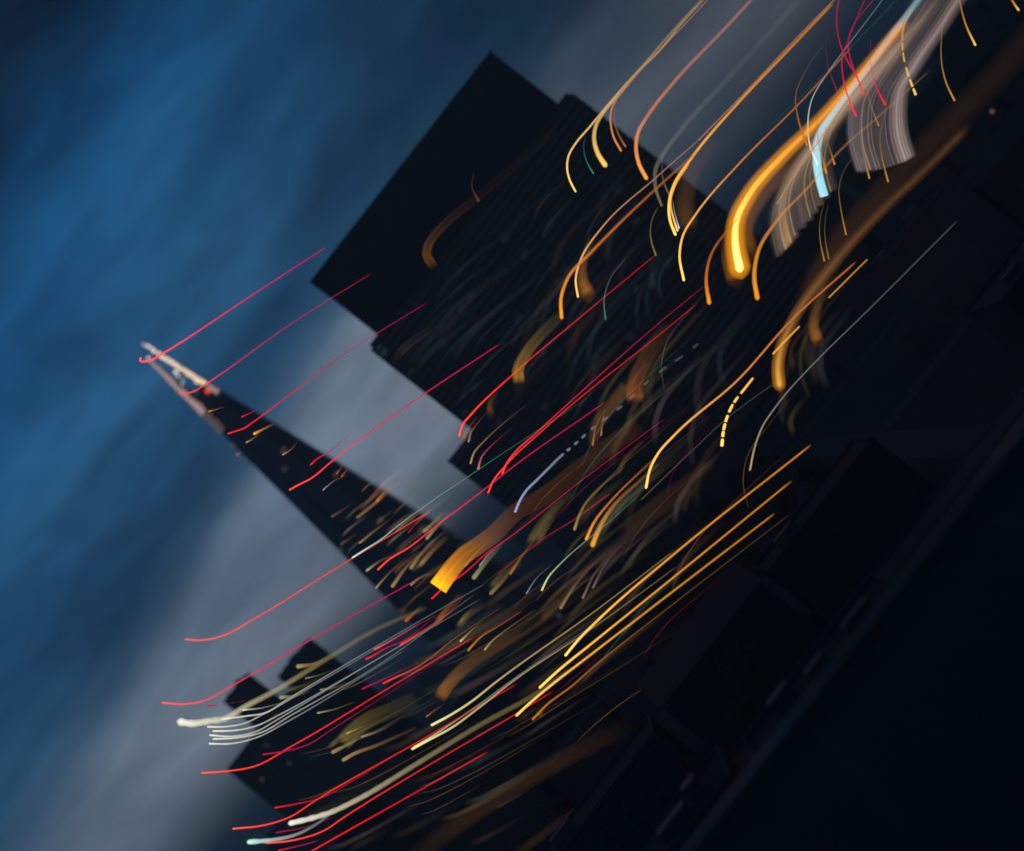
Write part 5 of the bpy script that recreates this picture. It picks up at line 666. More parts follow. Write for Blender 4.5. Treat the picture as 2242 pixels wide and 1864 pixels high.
 ('city', 295.1, (0.8, 0.5, 0.2), 0.971, 0.051, [(6.59, 50.98), (10.39, 52.54), (15.25, 53.16), (22.07, 52.5), (32.52, 50.9)]),
 ('city', 298.8, (0.8, 0.5, 0.2), 0.987, 0.016, [(10.57, 31.05), (14.41, 34.09), (19.48, 35.84), (27.23, 35.77), (38.98, 34.61)]),
 ('city', 294.3, (0.8, 0.5, 0.2), 0.543, 0.046, [(-33.23, 27.6), (-30.1, 27.49), (-25.96, 26.9), (-19.25, 25.1), (-8.88, 22.29)]),
 ('city', 306.8, (0.3, 0.4, 0.35), 1.02, 0.045, [(-57.3, 52.02), (-55.16, 50.37), (-51.85, 48.66), (-44.01, 45.29), (-31.87, 40.54)]),
 ('city', 299.2, (0.55, 0.24, 0.07), 0.679, 0.051, [(46.1, 32.53), (47.46, 34.49), (49.34, 35.78), (52.59, 36.13), (57.44, 36.0)]),
 ('city', 307.3, (0.3, 0.4, 0.35), 1.039, 0.048, [(48.8, 24.11), (51.11, 27.43), (54.31, 29.63), (59.81, 30.21), (68.05, 29.99)]),
 ('city', 307.0, (0.6, 0.42, 0.38), 0.42, 0.018, [(-36.73, 32.25), (-35.69, 32.14), (-34.3, 31.89), (-31.93, 31.2), (-28.27, 30.15)]),
 ('city', 302.5, (0.5, 0.38, 0.1), 0.957, 0.02, [(-84.98, 38.49), (-83.55, 37.34), (-81.34, 36.18), (-76.05, 33.88), (-67.85, 30.66)]),
 ('city', 296.5, (0.5, 0.38, 0.1), 1.026, 0.03, [(-95.39, 57.81), (-93.62, 56.39), (-90.86, 54.93), (-84.26, 52.06), (-74.04, 48.04)]),
 ('city', 295.2, (0.5, 0.38, 0.1), 0.893, 0.043, [(19.91, 51.14), (23.85, 54.39), (29.06, 56.29), (37.07, 56.28), (49.22, 55.13)]),
 ('city', 294.1, (0.55, 0.24, 0.07), 0.687, 0.015, [(-35.97, 44.01), (-33.1, 43.47), (-29.16, 42.57), (-22.12, 40.33), (-11.21, 36.97)]),
 ('city', 301.9, (0.5, 0.38, 0.1), 0.647, 0.066, [(-10.83, 34.31), (-8.18, 34.78), (-4.85, 34.74), (-0.34, 33.99), (6.63, 32.62)]),
 ('city', 302.6, (0.6, 0.42, 0.38), 0.792, 0.017, [(-36.9, 36.37), (-34.94, 36.1), (-32.26, 35.57), (-27.64, 34.17), (-20.47, 32.04)]),
 ('city', 294.8, (0.55, 0.24, 0.07), 0.858, 0.031, [(-13.98, 44.51), (-11.54, 44.77), (-8.39, 44.59), (-3.86, 43.66), (3.15, 42.08)]),
 ('city', 299.0, (0.5, 0.38, 0.1), 0.64, 0.063, [(11.31, 58.59), (15.64, 60.53), (21.2, 61.36), (29.07, 60.67), (41.11, 58.88)]),
 ('city', 302.7, (0.3, 0.4, 0.35), 0.825, 0.05, [(-7.98, 42.88), (-4.17, 43.54), (0.65, 43.46), (7.2, 42.34), (17.32, 40.31)]),
 ('city', 305.0, (0.8, 0.5, 0.2), 1.039, 0.02, [(47.78, 26.83), (51.37, 31.99), (56.34, 35.41), (64.9, 36.31), (77.7, 35.97)]),
 ('city', 303.2, (0.5, 0.38, 0.1), 1.077, 0.062, [(-7.16, 47.84), (-4.93, 48.2), (-2.11, 48.14), (1.77, 47.45), (7.77, 46.22)]),
 ('city', 296.9, (0.8, 0.5, 0.2), 1.021, 0.019, [(8.04, 32.56), (9.49, 33.56), (11.38, 34.1), (14.21, 34.01), (18.51, 33.53)]),
 ('city', 295.5, (0.6, 0.42, 0.38), 0.833, 0.033, [(-64.92, 49.3), (-63.99, 48.55), (-62.55, 47.79), (-59.11, 46.29), (-53.76, 44.19)]),
 ('city', 297.6, (0.6, 0.42, 0.38), 0.787, 0.066, [(5.0, 32.72), (7.81, 34.37), (11.46, 35.22), (16.8, 34.93), (24.95, 33.9)]),
 ('city', 301.2, (0.8, 0.5, 0.2), 0.401, 0.022, [(-64.72, 28.54), (-63.62, 27.76), (-61.94, 26.94), (-58.06, 25.3), (-52.03, 22.98)]),
 ('city', 299.3, (0.5, 0.38, 0.1), 0.521, 0.07, [(-15.42, 46.37), (-12.86, 46.58), (-9.55, 46.35), (-4.7, 45.3), (2.81, 43.54)]),
 ('city', 304.5, (0.6, 0.42, 0.38), 0.862, 0.064, [(16.32, 46.11), (19.77, 48.69), (24.3, 50.15), (31.15, 50.04), (41.57, 48.95)]),
 ('city', 299.8, (0.6, 0.42, 0.38), 0.775, 0.047, [(-16.51, 29.4), (-12.17, 30.03), (-6.63, 29.86), (1.07, 28.44), (12.97, 25.93)]),
 ('city', 304.0, (0.55, 0.24, 0.07), 0.845, 0.03, [(-41.04, 42.62), (-37.58, 41.75), (-32.77, 40.49), (-23.82, 37.49), (-9.97, 33.05)]),
 ('city', 300.3, (0.6, 0.42, 0.38), 0.618, 0.059, [(-94.91, 47.67), (-92.99, 46.12), (-90.0, 44.54), (-82.85, 41.44), (-71.77, 37.09)]),
 ('city', 296.2, (0.55, 0.24, 0.07), 0.588, 0.029, [(11.65, 34.07), (13.19, 35.29), (15.22, 35.99), (18.33, 35.96), (23.05, 35.49)]),
 ('city', 295.3, (0.8, 0.5, 0.2), 0.406, 0.023, [(-37.1, 35.86), (-33.87, 35.39), (-29.47, 34.48), (-21.81, 32.15), (-9.95, 28.6)]),
 ('city', 307.9, (0.55, 0.24, 0.07), 0.797, 0.065, [(-46.15, 47.05), (-43.2, 45.91), (-38.98, 44.5), (-30.54, 41.41), (-17.47, 36.91)]),
 ('city', 303.9, (0.8, 0.5, 0.2), 0.86, 0.025, [(-49.64, 32.61), (-48.83, 32.33), (-47.67, 31.97), (-45.41, 31.17), (-41.9, 29.99)]),
 ('city', 301.2, (0.3, 0.4, 0.35), 0.837, 0.024, [(-66.46, 37.5), (-64.28, 35.75), (-60.9, 33.96), (-52.8, 30.45), (-40.25, 25.51)]),
 ('city', 304.6, (0.3, 0.4, 0.35), 0.81, 0.033, [(36.51, 26.71), (37.78, 28.53), (39.52, 29.73), (42.52, 30.04), (47.01, 29.92)]),
 ('city', 307.7, (0.3, 0.4, 0.35), 1.067, 0.02, [(-63.74, 34.67), (-63.08, 34.19), (-62.08, 33.69), (-59.73, 32.69), (-56.1, 31.28)]),
 ('city', 300.8, (0.3, 0.4, 0.35), 0.727, 0.069, [(-69.0, 30.54), (-67.4, 29.26), (-64.92, 27.95), (-58.99, 25.37), (-49.77, 21.75)]),
 ('city', 301.2, (0.5, 0.38, 0.1), 0.462, 0.042, [(19.09, 51.63), (23.06, 54.69), (28.28, 56.44), (36.23, 56.35), (48.3, 55.12)]),
 ('city', 302.8, (0.8, 0.5, 0.2), 0.871, 0.043, [(-46.35, 54.61), (-43.7, 53.32), (-39.84, 51.83), (-31.71, 48.69), (-19.12, 44.18)]),
 ('city', 303.3, (0.8, 0.5, 0.2), 1.046, 0.033, [(-44.71, 35.29), (-41.81, 34.53), (-37.76, 33.44), (-30.19, 30.88), (-18.46, 27.1)]),
 ('city', 307.1, (0.5, 0.38, 0.1), 0.614, 0.047, [(44.6, 25.64), (47.92, 30.41), (52.5, 33.56), (60.4, 34.4), (72.22, 34.08)]),
 ('city', 305.3, (0.5, 0.38, 0.1), 0.577, 0.063, [(-10.04, 43.24), (-6.56, 43.77), (-2.12, 43.65), (4.01, 42.53), (13.5, 40.55)]),
 ('city', 302.2, (0.5, 0.38, 0.1), 0.829, 0.062, [(35.63, 24.02), (36.68, 25.54), (38.14, 26.54), (40.66, 26.81), (44.43, 26.71)]),
 ('city', 306.9, (0.6, 0.42, 0.38), 0.451, 0.052, [(-51.35, 53.52), (-50.14, 52.8), (-48.32, 52.0), (-44.31, 50.38), (-38.08, 48.06)]),
 ('city', 294.3, (0.5, 0.38, 0.1), 0.618, 0.052, [(-19.09, 43.41), (-15.26, 43.63), (-10.29, 43.2), (-2.81, 41.48), (8.76, 38.66)]),
 ('city', 307.7, (0.5, 0.38, 0.1), 0.51, 0.028, [(-65.96, 53.0), (-64.57, 51.88), (-62.41, 50.74), (-57.24, 48.49), (-49.21, 45.33)]),
 ('city', 305.4, (0.3, 0.4, 0.35), 0.965, 0.027, [(34.83, 41.23), (37.11, 44.53), (40.28, 46.71), (45.73, 47.29), (53.89, 47.07)]),
 ('city', 296.2, (0.6, 0.42, 0.38), 0.567, 0.042, [(-18.29, 37.83), (-14.21, 38.21), (-8.95, 37.86), (-1.26, 36.22), (10.62, 33.47)]),
 ('city', 306.5, (0.5, 0.38, 0.1), 0.647, 0.064, [(-76.4, 31.91), (-74.36, 30.27), (-71.18, 28.59), (-63.58, 25.3), (-51.79, 20.67)]),
 ('city', 307.4, (0.55, 0.24, 0.07), 0.563, 0.026, [(-77.09, 32.14), (-75.31, 30.7), (-72.53, 29.24), (-65.89, 26.36), (-55.59, 22.31)]),
 ('city', 296.3, (0.6, 0.42, 0.38), 1.016, 0.052, [(-53.05, 47.89), (-50.91, 46.54), (-47.68, 45.09), (-40.46, 42.13), (-29.28, 37.93)]),
 ('city', 294.2, (0.3, 0.4, 0.35), 0.469, 0.065, [(-10.18, 44.71), (-7.18, 45.15), (-3.35, 45.02), (1.98, 44.02), (10.22, 42.28)]),
 ('city', 303.5, (0.8, 0.5, 0.2), 0.632, 0.064, [(-27.86, 43.08), (-24.48, 42.93), (-19.98, 42.26), (-12.66, 40.28), (-1.34, 37.17)]),
 ('city', 304.6, (0.8, 0.5, 0.2), 0.48, 0.016, [(-31.76, 42.0), (-29.41, 41.79), (-26.25, 41.23), (-20.94, 39.7), (-12.72, 37.35)]),
 ('city', 300.8, (0.6, 0.42, 0.38), 0.643, 0.045, [(-8.56, 34.27), (-5.23, 34.95), (-1.03, 34.97), (4.57, 34.11), (13.22, 32.48)]),
 ('city', 300.6, (0.8, 0.5, 0.2), 0.534, 0.035, [(-30.82, 37.6), (-28.32, 37.46), (-24.99, 36.95), (-19.54, 35.45), (-11.09, 33.11)]),
 ('city', 307.2, (0.5, 0.38, 0.1), 1.03, 0.051, [(-9.13, 42.33), (-4.56, 43.08), (1.24, 42.96), (9.17, 41.57), (21.43, 39.07)]),
 ('city', 304.0, (0.5, 0.38, 0.1), 0.898, 0.031, [(-42.91, 47.35), (-41.13, 46.77), (-38.61, 46.0), (-33.73, 44.27), (-26.15, 41.74)]),
 ('city', 300.5, (0.8, 0.5, 0.2), 0.644, 0.067, [(5.69, 48.14), (7.16, 48.74), (9.04, 48.99), (11.68, 48.73), (15.74, 48.11)]),
 ('city', 300.5, (0.8, 0.5, 0.2), 0.866, 0.069, [(-52.3, 57.43), (-49.98, 55.77), (-46.44, 54.04), (-38.25, 50.57), (-25.55, 45.68)]),
 ('city', 299.2, (0.6, 0.42, 0.38), 0.81, 0.033, [(17.1, 37.15), (21.18, 40.95), (26.62, 43.24), (35.18, 43.4), (48.11, 42.34)]),
 ('city', 307.3, (0.3, 0.4, 0.35), 1.069, 0.06, [(-49.57, 57.48), (-47.71, 56.38), (-44.93, 55.17), (-38.82, 52.7), (-29.34, 49.17)]),
 ('city', 294.6, (0.5, 0.38, 0.1), 0.754, 0.026, [(-73.89, 25.45), (-72.88, 24.64), (-71.31, 23.82), (-67.56, 22.19), (-61.73, 19.9)]),
 ('city', 305.2, (0.3, 0.4, 0.35), 0.479, 0.066, [(-57.48, 57.99), (-56.37, 57.09), (-54.64, 56.18), (-50.5, 54.38), (-44.09, 51.85)]),
 ('city', 303.6, (0.5, 0.38, 0.1), 0.706, 0.02, [(-19.93, 57.58), (-16.47, 57.51), (-11.9, 56.89), (-4.58, 54.96), (6.74, 51.93)]),
 ('city', 294.0, (0.55, 0.24, 0.07), 0.951, 0.046, [(37.74, 29.18), (39.7, 32.0), (42.41, 33.87), (47.07, 34.36), (54.06, 34.17)]),
 ('city', 295.5, (0.6, 0.42, 0.38), 1.034, 0.031, [(47.46, 28.28), (49.39, 31.04), (52.05, 32.87), (56.63, 33.36), (63.49, 33.17)]),
 ('city', 306.7, (0.5, 0.38, 0.1), 0.989, 0.037, [(-0.69, 40.27), (3.84, 41.77), (9.61, 42.23), (17.55, 41.29), (29.75, 39.26)]),
 ('line', 296.6, (1, 0.42, 0.035), 0.131, 0.114, [(-76.73, 40.43), (-74.01, 38.24), (-69.76, 36.0), (-59.61, 31.59), (-43.87, 25.41)]),
 ('line', 300.0, (0.8, 0.01, 0.11), 0.143, 0.078, [(7.22, 36.26), (10.86, 38.46), (15.59, 39.6), (22.54, 39.26), (33.14, 37.94)]),
 ('line', 305.2, (1, 0.42, 0.035), 0.202, 0.116, [(-92.51, 59.07), (-89.54, 56.68), (-84.92, 54.24), (-73.89, 49.44), (-56.77, 42.7)]),
 ('line', 300.1, (0.8, 0.5, 0.2), 0.194, 0.123, [(-66.99, 66.55), (-65.75, 65.55), (-63.82, 64.53), (-59.21, 62.52), (-52.05, 59.69)]),
 ('line', 303.8, (0.1, 0.6, 0.42), 0.212, 0.095, [(-5.99, 52.57), (2.11, 53.81), (12.4, 53.52), (26.63, 50.92), (48.62, 46.34)]),
 ('line', 301.2, (0.8, 0.01, 0.11), 0.131, 0.137, [(-21.8, 19.92), (-17.4, 20.51), (-11.79, 20.29), (-3.9, 18.79), (8.29, 16.17)]),
 ('line', 294.6, (1, 0.42, 0.035), 0.146, 0.106, [(-6.56, 48.79), (-1.72, 49.57), (4.42, 49.44), (12.85, 47.95), (25.88, 45.28)]),
 ('line', 305.3, (0.8, 0.01, 0.11), 0.157, 0.113, [(-71.95, 41.29), (-69.88, 39.62), (-66.65, 37.92), (-58.94, 34.57), (-46.99, 29.87)]),
 ('line', 299.1, (0.9, 0.35, 0.25), 0.209, 0.054, [(-42.29, 51.37), (-40.24, 50.62), (-37.32, 49.67), (-31.54, 47.58), (-22.58, 44.52)]),
 ('line', 303.5, (0.8, 0.01, 0.11), 0.194, 0.063, [(-43.04, 30.5), (-39.56, 29.82), (-34.76, 28.71), (-26.14, 25.95), (-12.79, 21.83)]),
 ('line', 306.0, (0.5, 0.38, 0.1), 0.176, 0.122, [(-50.07, 51.98), (-46.92, 50.26), (-42.26, 48.34), (-32.22, 44.35), (-16.65, 38.65)]),
 ('line', 297.0, (0.9, 0.35, 0.25), 0.134, 0.083, [(-30.44, 48.49), (-28.28, 48.23), (-25.35, 47.66), (-20.33, 46.16), (-12.56, 43.88)]),
 ('line', 305.2, (0.9, 0.35, 0.25), 0.145, 0.071, [(-9.12, 35.71), (-3.08, 36.85), (4.53, 36.81), (14.7, 35.17), (30.43, 32.13)]),
 ('line', 295.2, (1, 0.42, 0.035), 0.153, 0.101, [(-51.11, 32.55), (-46.94, 30.9), (-40.96, 28.88), (-28.94, 24.45), (-10.32, 18.03)]),
 ('line', 304.7, (0.1, 0.6, 0.42), 0.164, 0.125, [(2.59, 55.36), (8.93, 56.97), (16.95, 57.25), (27.77, 55.73), (44.44, 52.73)]),
 ('line', 300.9, (0.8, 0.01, 0.11), 0.136, 0.124, [(-17.51, 52.71), (-10.14, 52.95), (-0.5, 51.96), (14.27, 48.4), (37.11, 42.64)]),
 ('line', 297.1, (0.8, 0.01, 0.11), 0.129, 0.065, [(-36.53, 29.6), (-33.77, 29.34), (-30.06, 28.69), (-23.81, 26.89), (-14.14, 24.13)]),
 ('line', 302.5, (0.8, 0.5, 0.2), 0.199, 0.072, [(-74.96, 40.02), (-71.44, 37.18), (-65.95, 34.28), (-52.81, 28.58), (-32.46, 20.59)]),
 ('line', 294.5, (0.9, 0.35, 0.25), 0.158, 0.125, [(-71.29, 41.03), (-70.13, 40.1), (-68.32, 39.14), (-64.0, 37.27), (-57.3, 34.63)]),
 ('line', 298.5, (0.9, 0.35, 0.25), 0.174, 0.102, [(-7.94, 23.84), (-1.54, 25.95), (6.61, 26.61), (17.82, 25.29), (35.07, 22.42)]),
 ('line', 295.8, (0.5, 0.38, 0.1), 0.166, 0.071, [(-55.12, 35.56), (-51.95, 33.87), (-47.28, 31.98), (-37.27, 28.03), (-21.75, 22.38)]),
 ('line', 295.5, (1, 0.42, 0.035), 0.175, 0.082, [(-81.58, 64.6), (-78.15, 61.83), (-72.81, 59.0), (-60.05, 53.45), (-40.27, 45.66)]),
 ('line', 306.3, (1, 0.42, 0.035), 0.156, 0.051, [(-32.95, 56.68), (-29.68, 56.0), (-25.18, 54.92), (-17.02, 52.27), (-4.38, 48.32)]),
 ('line', 306.2, (0.9, 0.35, 0.25), 0.217, 0.078, [(-26.91, 45.08), (-24.71, 45.0), (-21.79, 44.57), (-17.06, 43.29), (-9.72, 41.29)]),
 ('line', 297.7, (0.1, 0.6, 0.42), 0.174, 0.041, [(-45.77, 45.57), (-42.26, 44.19), (-37.22, 42.49), (-27.11, 38.76), (-11.44, 33.36)]),
 ('line', 307.6, (0.1, 0.6, 0.42), 0.214, 0.101, [(-29.3, 25.67), (-23.28, 25.87), (-15.41, 25.07), (-3.34, 22.17), (15.32, 17.49)]),
 ('line', 304.0, (0.45, 0.5, 0.5), 0.163, 0.111, [(26.07, 51.15), (29.81, 54.97), (34.81, 57.33), (42.83, 57.63), (54.92, 56.77)]),
 ('line', 304.2, (1, 0.42, 0.035), 0.161, 0.11, [(17.27, 21.41), (20.94, 25.76), (25.93, 28.53), (34.17, 29.07), (46.56, 28.42)]),
 ('line', 300.1, (1, 0.42, 0.035), 0.129, 0.119, [(-44.13, 20.2), (-40.09, 19.62), (-34.6, 18.49), (-25.02, 15.58), (-10.2, 11.17)]),
 ('line', 295.8, (0.1, 0.6, 0.42), 0.143, 0.125, [(-80.88, 62.71), (-77.54, 60.03), (-72.36, 57.28), (-59.96, 51.89), (-40.73, 44.32)]),
 ('line', 297.1, (0.8, 0.5, 0.2), 0.187, 0.056, [(-12.77, 57.46), (-9.05, 57.69), (-4.22, 57.28), (3.01, 55.63), (14.21, 52.91)]),
 ('line', 294.9, (1, 0.42, 0.035), 0.184, 0.097, [(-83.53, 54.35), (-80.73, 52.1), (-76.38, 49.79), (-65.96, 45.27), (-49.82, 38.92)]),
 ('line', 305.5, (0.9, 0.35, 0.25), 0.151, 0.092, [(-78.16, 36.12), (-76.88, 35.09), (-74.88, 34.04), (-70.11, 31.97), (-62.7, 29.06)]),
 ('line', 302.2, (0.9, 0.35, 0.25), 0.136, 0.116, [(-11.66, 44.87), (-4.93, 45.74), (3.68, 45.38), (15.83, 43.02), (34.61, 38.94)]),
 ('spire', 296.3, (0.8, 0.5, 0.2), 0.478, 0.065, [(-36.65, 67.12), (-36.11, 67.08), (-35.38, 66.97), (-34.14, 66.66), (-32.21, 66.19)]),
 ('spire', 303.9, (0.8, 0.5, 0.2), 0.298, 0.099, [(-37.62, 75.08), (-36.37, 74.98), (-34.68, 74.74), (-31.79, 74.01), (-27.31, 72.91)]),
 ('spire', 301.1, (0.6, 0.42, 0.38), 0.516, 0.127, [(-29.14, 75.71), (-27.8, 75.6), (-25.99, 75.34), (-22.89, 74.57), (-18.09, 73.39)]),
 ('spire', 302.4, (0.9, 0.22, 0.04), 0.462, 0.112, [(-31.34, 87.0), (-30.49, 86.93), (-29.35, 86.77), (-27.39, 86.28), (-24.36, 85.53)]),
 ('spire', 300.7, (0.9, 0.22, 0.04), 0.372, 0.073, [(-40.5, 67.28), (-39.39, 67.2), (-37.89, 66.98), (-35.33, 66.34), (-31.35, 65.37)]),
 ('spire', 301.5, (0.8, 0.5, 0.2), 0.37, 0.072, [(-30.75, 80.75), (-29.58, 80.66), (-28.0, 80.43), (-25.31, 79.75), (-21.13, 78.73)]),
 ('spire', 300.9, (0.9, 0.22, 0.04), 0.461, 0.147, [(-40.31, 72.88), (-39.38, 72.81), (-38.12, 72.63), (-35.98, 72.09), (-32.66, 71.28)]),
 ('spire', 302.3, (0.55, 0.24, 0.07), 0.407, 0.114, [(-39.6, 82.35), (-38.51, 82.27), (-37.05, 82.06), (-34.54, 81.43), (-30.65, 80.47)]),
 ('spire', 303.3, (0.9, 0.22, 0.04), 0.326, 0.062, [(-34.97, 79.89), (-34.14, 79.83), (-33.03, 79.66), (-31.12, 79.18), (-28.16, 78.46)]),
 ('spire', 298.2, (0.8, 0.5, 0.2), 0.484, 0.137, [(-28.93, 86.53), (-27.88, 86.45), (-26.46, 86.25), (-24.03, 85.64), (-20.27, 84.71)]),
 ('spire', 297.5, (0.8, 0.5, 0.2), 0.426, 0.078, [(-37.28, 87.84), (-36.17, 87.75), (-34.66, 87.54), (-32.1, 86.89), (-28.12, 85.91)]),
 ('spire', 299.0, (0.9, 0.22, 0.04), 0.407, 0.073, [(-27.8, 72.97), (-27.1, 72.92), (-26.17, 72.79), (-24.57, 72.39), (-22.1, 71.78)]),
 ('spire', 299.5, (0.55, 0.24, 0.07), 0.354, 0.105, [(-36.07, 66.38), (-34.9, 66.29), (-33.32, 66.06), (-30.62, 65.39), (-26.44, 64.36)]),
 ('spire', 303.7, (0.8, 0.5, 0.2), 0.456, 0.064, [(-35.13, 72.71), (-34.47, 72.66), (-33.56, 72.53), (-32.02, 72.14), (-29.63, 71.55)]),
 ('spire', 299.8, (0.8, 0.5, 0.2), 0.447, 0.085, [(-37.39, 69.89), (-36.69, 69.84), (-35.75, 69.7), (-34.15, 69.3), (-31.66, 68.69)]),
 ('spire', 302.1, (0.8, 0.5, 0.2), 0.478, 0.119, [(-34.08, 87.03), (-32.89, 86.94), (-31.29, 86.71), (-28.56, 86.03), (-24.32, 84.98)]),
 ('spire', 298.5, (0.9, 0.22, 0.04), 0.348, 0.157, [(-33.19, 85.42), (-32.05, 85.34), (-30.5, 85.11), (-27.86, 84.45), (-23.77, 83.45)]),
 ('spire', 302.6, (0.8, 0.5, 0.2), 0.455, 0.158, [(-33.63, 78.2), (-32.84, 78.14), (-31.77, 77.99), (-29.95, 77.53), (-27.13, 76.84)]),
 ('spire', 297.9, (0.6, 0.42, 0.38), 0.454, 0.144, [(-40.45, 86.27), (-39.6, 86.21), (-38.46, 86.04), (-36.5, 85.55), (-33.46, 84.8)]),
 ('spire', 302.1, (0.8, 0.5, 0.2), 0.412, 0.056, [(-43.46, 83.51), (-42.2, 83.42), (-40.49, 83.17), (-37.58, 82.44), (-33.06, 81.33)]),
 ('spire', 298.9, (0.8, 0.5, 0.2), 0.402, 0.149, [(-36.35, 77.6), (-35.53, 77.54), (-34.42, 77.38), (-32.53, 76.9), (-29.6, 76.18)]),
 ('spire', 297.6, (0.8, 0.5, 0.2), 0.333, 0.062, [(-29.7, 76.85), (-28.78, 76.78), (-27.55, 76.6), (-25.44, 76.07), (-22.17, 75.27)]),
 ('spire', 299.8, (0.55, 0.24, 0.07), 0.378, 0.139, [(-32.7, 77.79), (-31.47, 77.7), (-29.8, 77.46), (-26.94, 76.74), (-22.52, 75.66)]),
 ('spire', 302.7, (0.6, 0.42, 0.38), 0.415, 0.081, [(-34.78, 82.43), (-34.11, 82.38), (-33.2, 82.25), (-31.64, 81.86), (-29.23, 81.27)]),
 ('spire', 301.5, (0.9, 0.22, 0.04), 0.515, 0.056, [(-34.55, 69.65), (-33.59, 69.58), (-32.28, 69.39), (-30.06, 68.83), (-26.61, 67.98)]),
 ('spire', 297.7, (0.6, 0.42, 0.38), 0.457, 0.135, [(-34.22, 79.0), (-33.02, 78.91), (-31.39, 78.67), (-28.62, 77.98), (-24.32, 76.92)]),
 ('spire', 303.4, (0.8, 0.5, 0.2), 0.502, 0.156, [(-36.35, 86.46), (-35.21, 86.38), (-33.67, 86.16), (-31.04, 85.5), (-26.96, 84.49)]),
 ('spire', 303.4, (0.8, 0.5, 0.2), 0.472, 0.059, [(-37.14, 75.56), (-35.92, 75.47), (-34.27, 75.23), (-31.45, 74.53), (-27.09, 73.45)]),
 ('spire', 301.7, (0.8, 0.5, 0.2), 0.317, 0.055, [(-31.53, 73.81), (-30.66, 73.74), (-29.49, 73.57), (-27.48, 73.07), (-24.38, 72.31)]),
 ('spire', 300.8, (0.8, 0.5, 0.2), 0.311, 0.121, [(-31.0, 89.14), (-30.36, 89.09), (-29.5, 88.97), (-28.02, 88.6), (-25.72, 88.03)]),
 ('spire', 298.1, (0.6, 0.42, 0.38), 0.386, 0.146, [(-31.99, 70.83), (-31.2, 70.77), (-30.13, 70.62), (-28.3, 70.16), (-25.47, 69.46)]),
 ('spire', 299.3, (0.6, 0.42, 0.38), 0.426, 0.059, [(-35.32, 77.27), (-34.32, 77.2), (-32.96, 77.0), (-30.64, 76.42), (-27.05, 75.54)]),
 ('spire', 301.8, (0.55, 0.24, 0.07), 0.381, 0.077, [(-31.91, 85.6), (-30.68, 85.51), (-29.02, 85.27), (-26.18, 84.56), (-21.78, 83.48)]),
 ('spire', 297.7, (0.55, 0.24, 0.07), 0.422, 0.117, [(-44.19, 66.43), (-42.96, 66.34), (-41.31, 66.1), (-38.49, 65.39), (-34.11, 64.32)]),
]

def sample(pts, step):
    P = [Vector((p[0], p[1])) for p in pts]; n = len(P)
    if n == 2: P.insert(1, (P[0] + P[1]) / 2); n = 3
    t = [0.0]
    for i in range(1, n): t.append(t[-1] + max((P[i] - P[i - 1]).length, 1e-4))
    tan = []
    for i in range(n):
        if i == 0: tan.append((P[1] - P[0]) / (t[1] - t[0]))
        elif i == n - 1: tan.append((P[-1] - P[-2]) / (t[-1] - t[-2]))
        else:
            a = (P[i] - P[i - 1]) / (t[i] - t[i - 1]); b = (P[i + 1] - P[i]) / (t[i + 1] - t[i]); da = t[i] - t[i - 1]; db = t[i + 1] - t[i]
            tan.append((a * db + b * da) / (da + db))
    out = []
    for i in range(n - 1):
        h = t[i + 1] - t[i]; k = max(2, min(14, int(h / step) + 1))
        for j in range(k if i < n - 2 else k + 1):
            u = j / k; h00 = 2 * u**3 - 3 * u * u + 1; h10 = u**3 - 2 * u * u + u; h01 = -2 * u**3 + 3 * u * u; h11 = u**3 - u * u
            out.append((P[i] * h00 + tan[i] * (h * h10) + P[i + 1] * h01 + tan[i + 1] * (h * h11), (t[i] + h * u) / t[-1]))
    return out, t[-1]
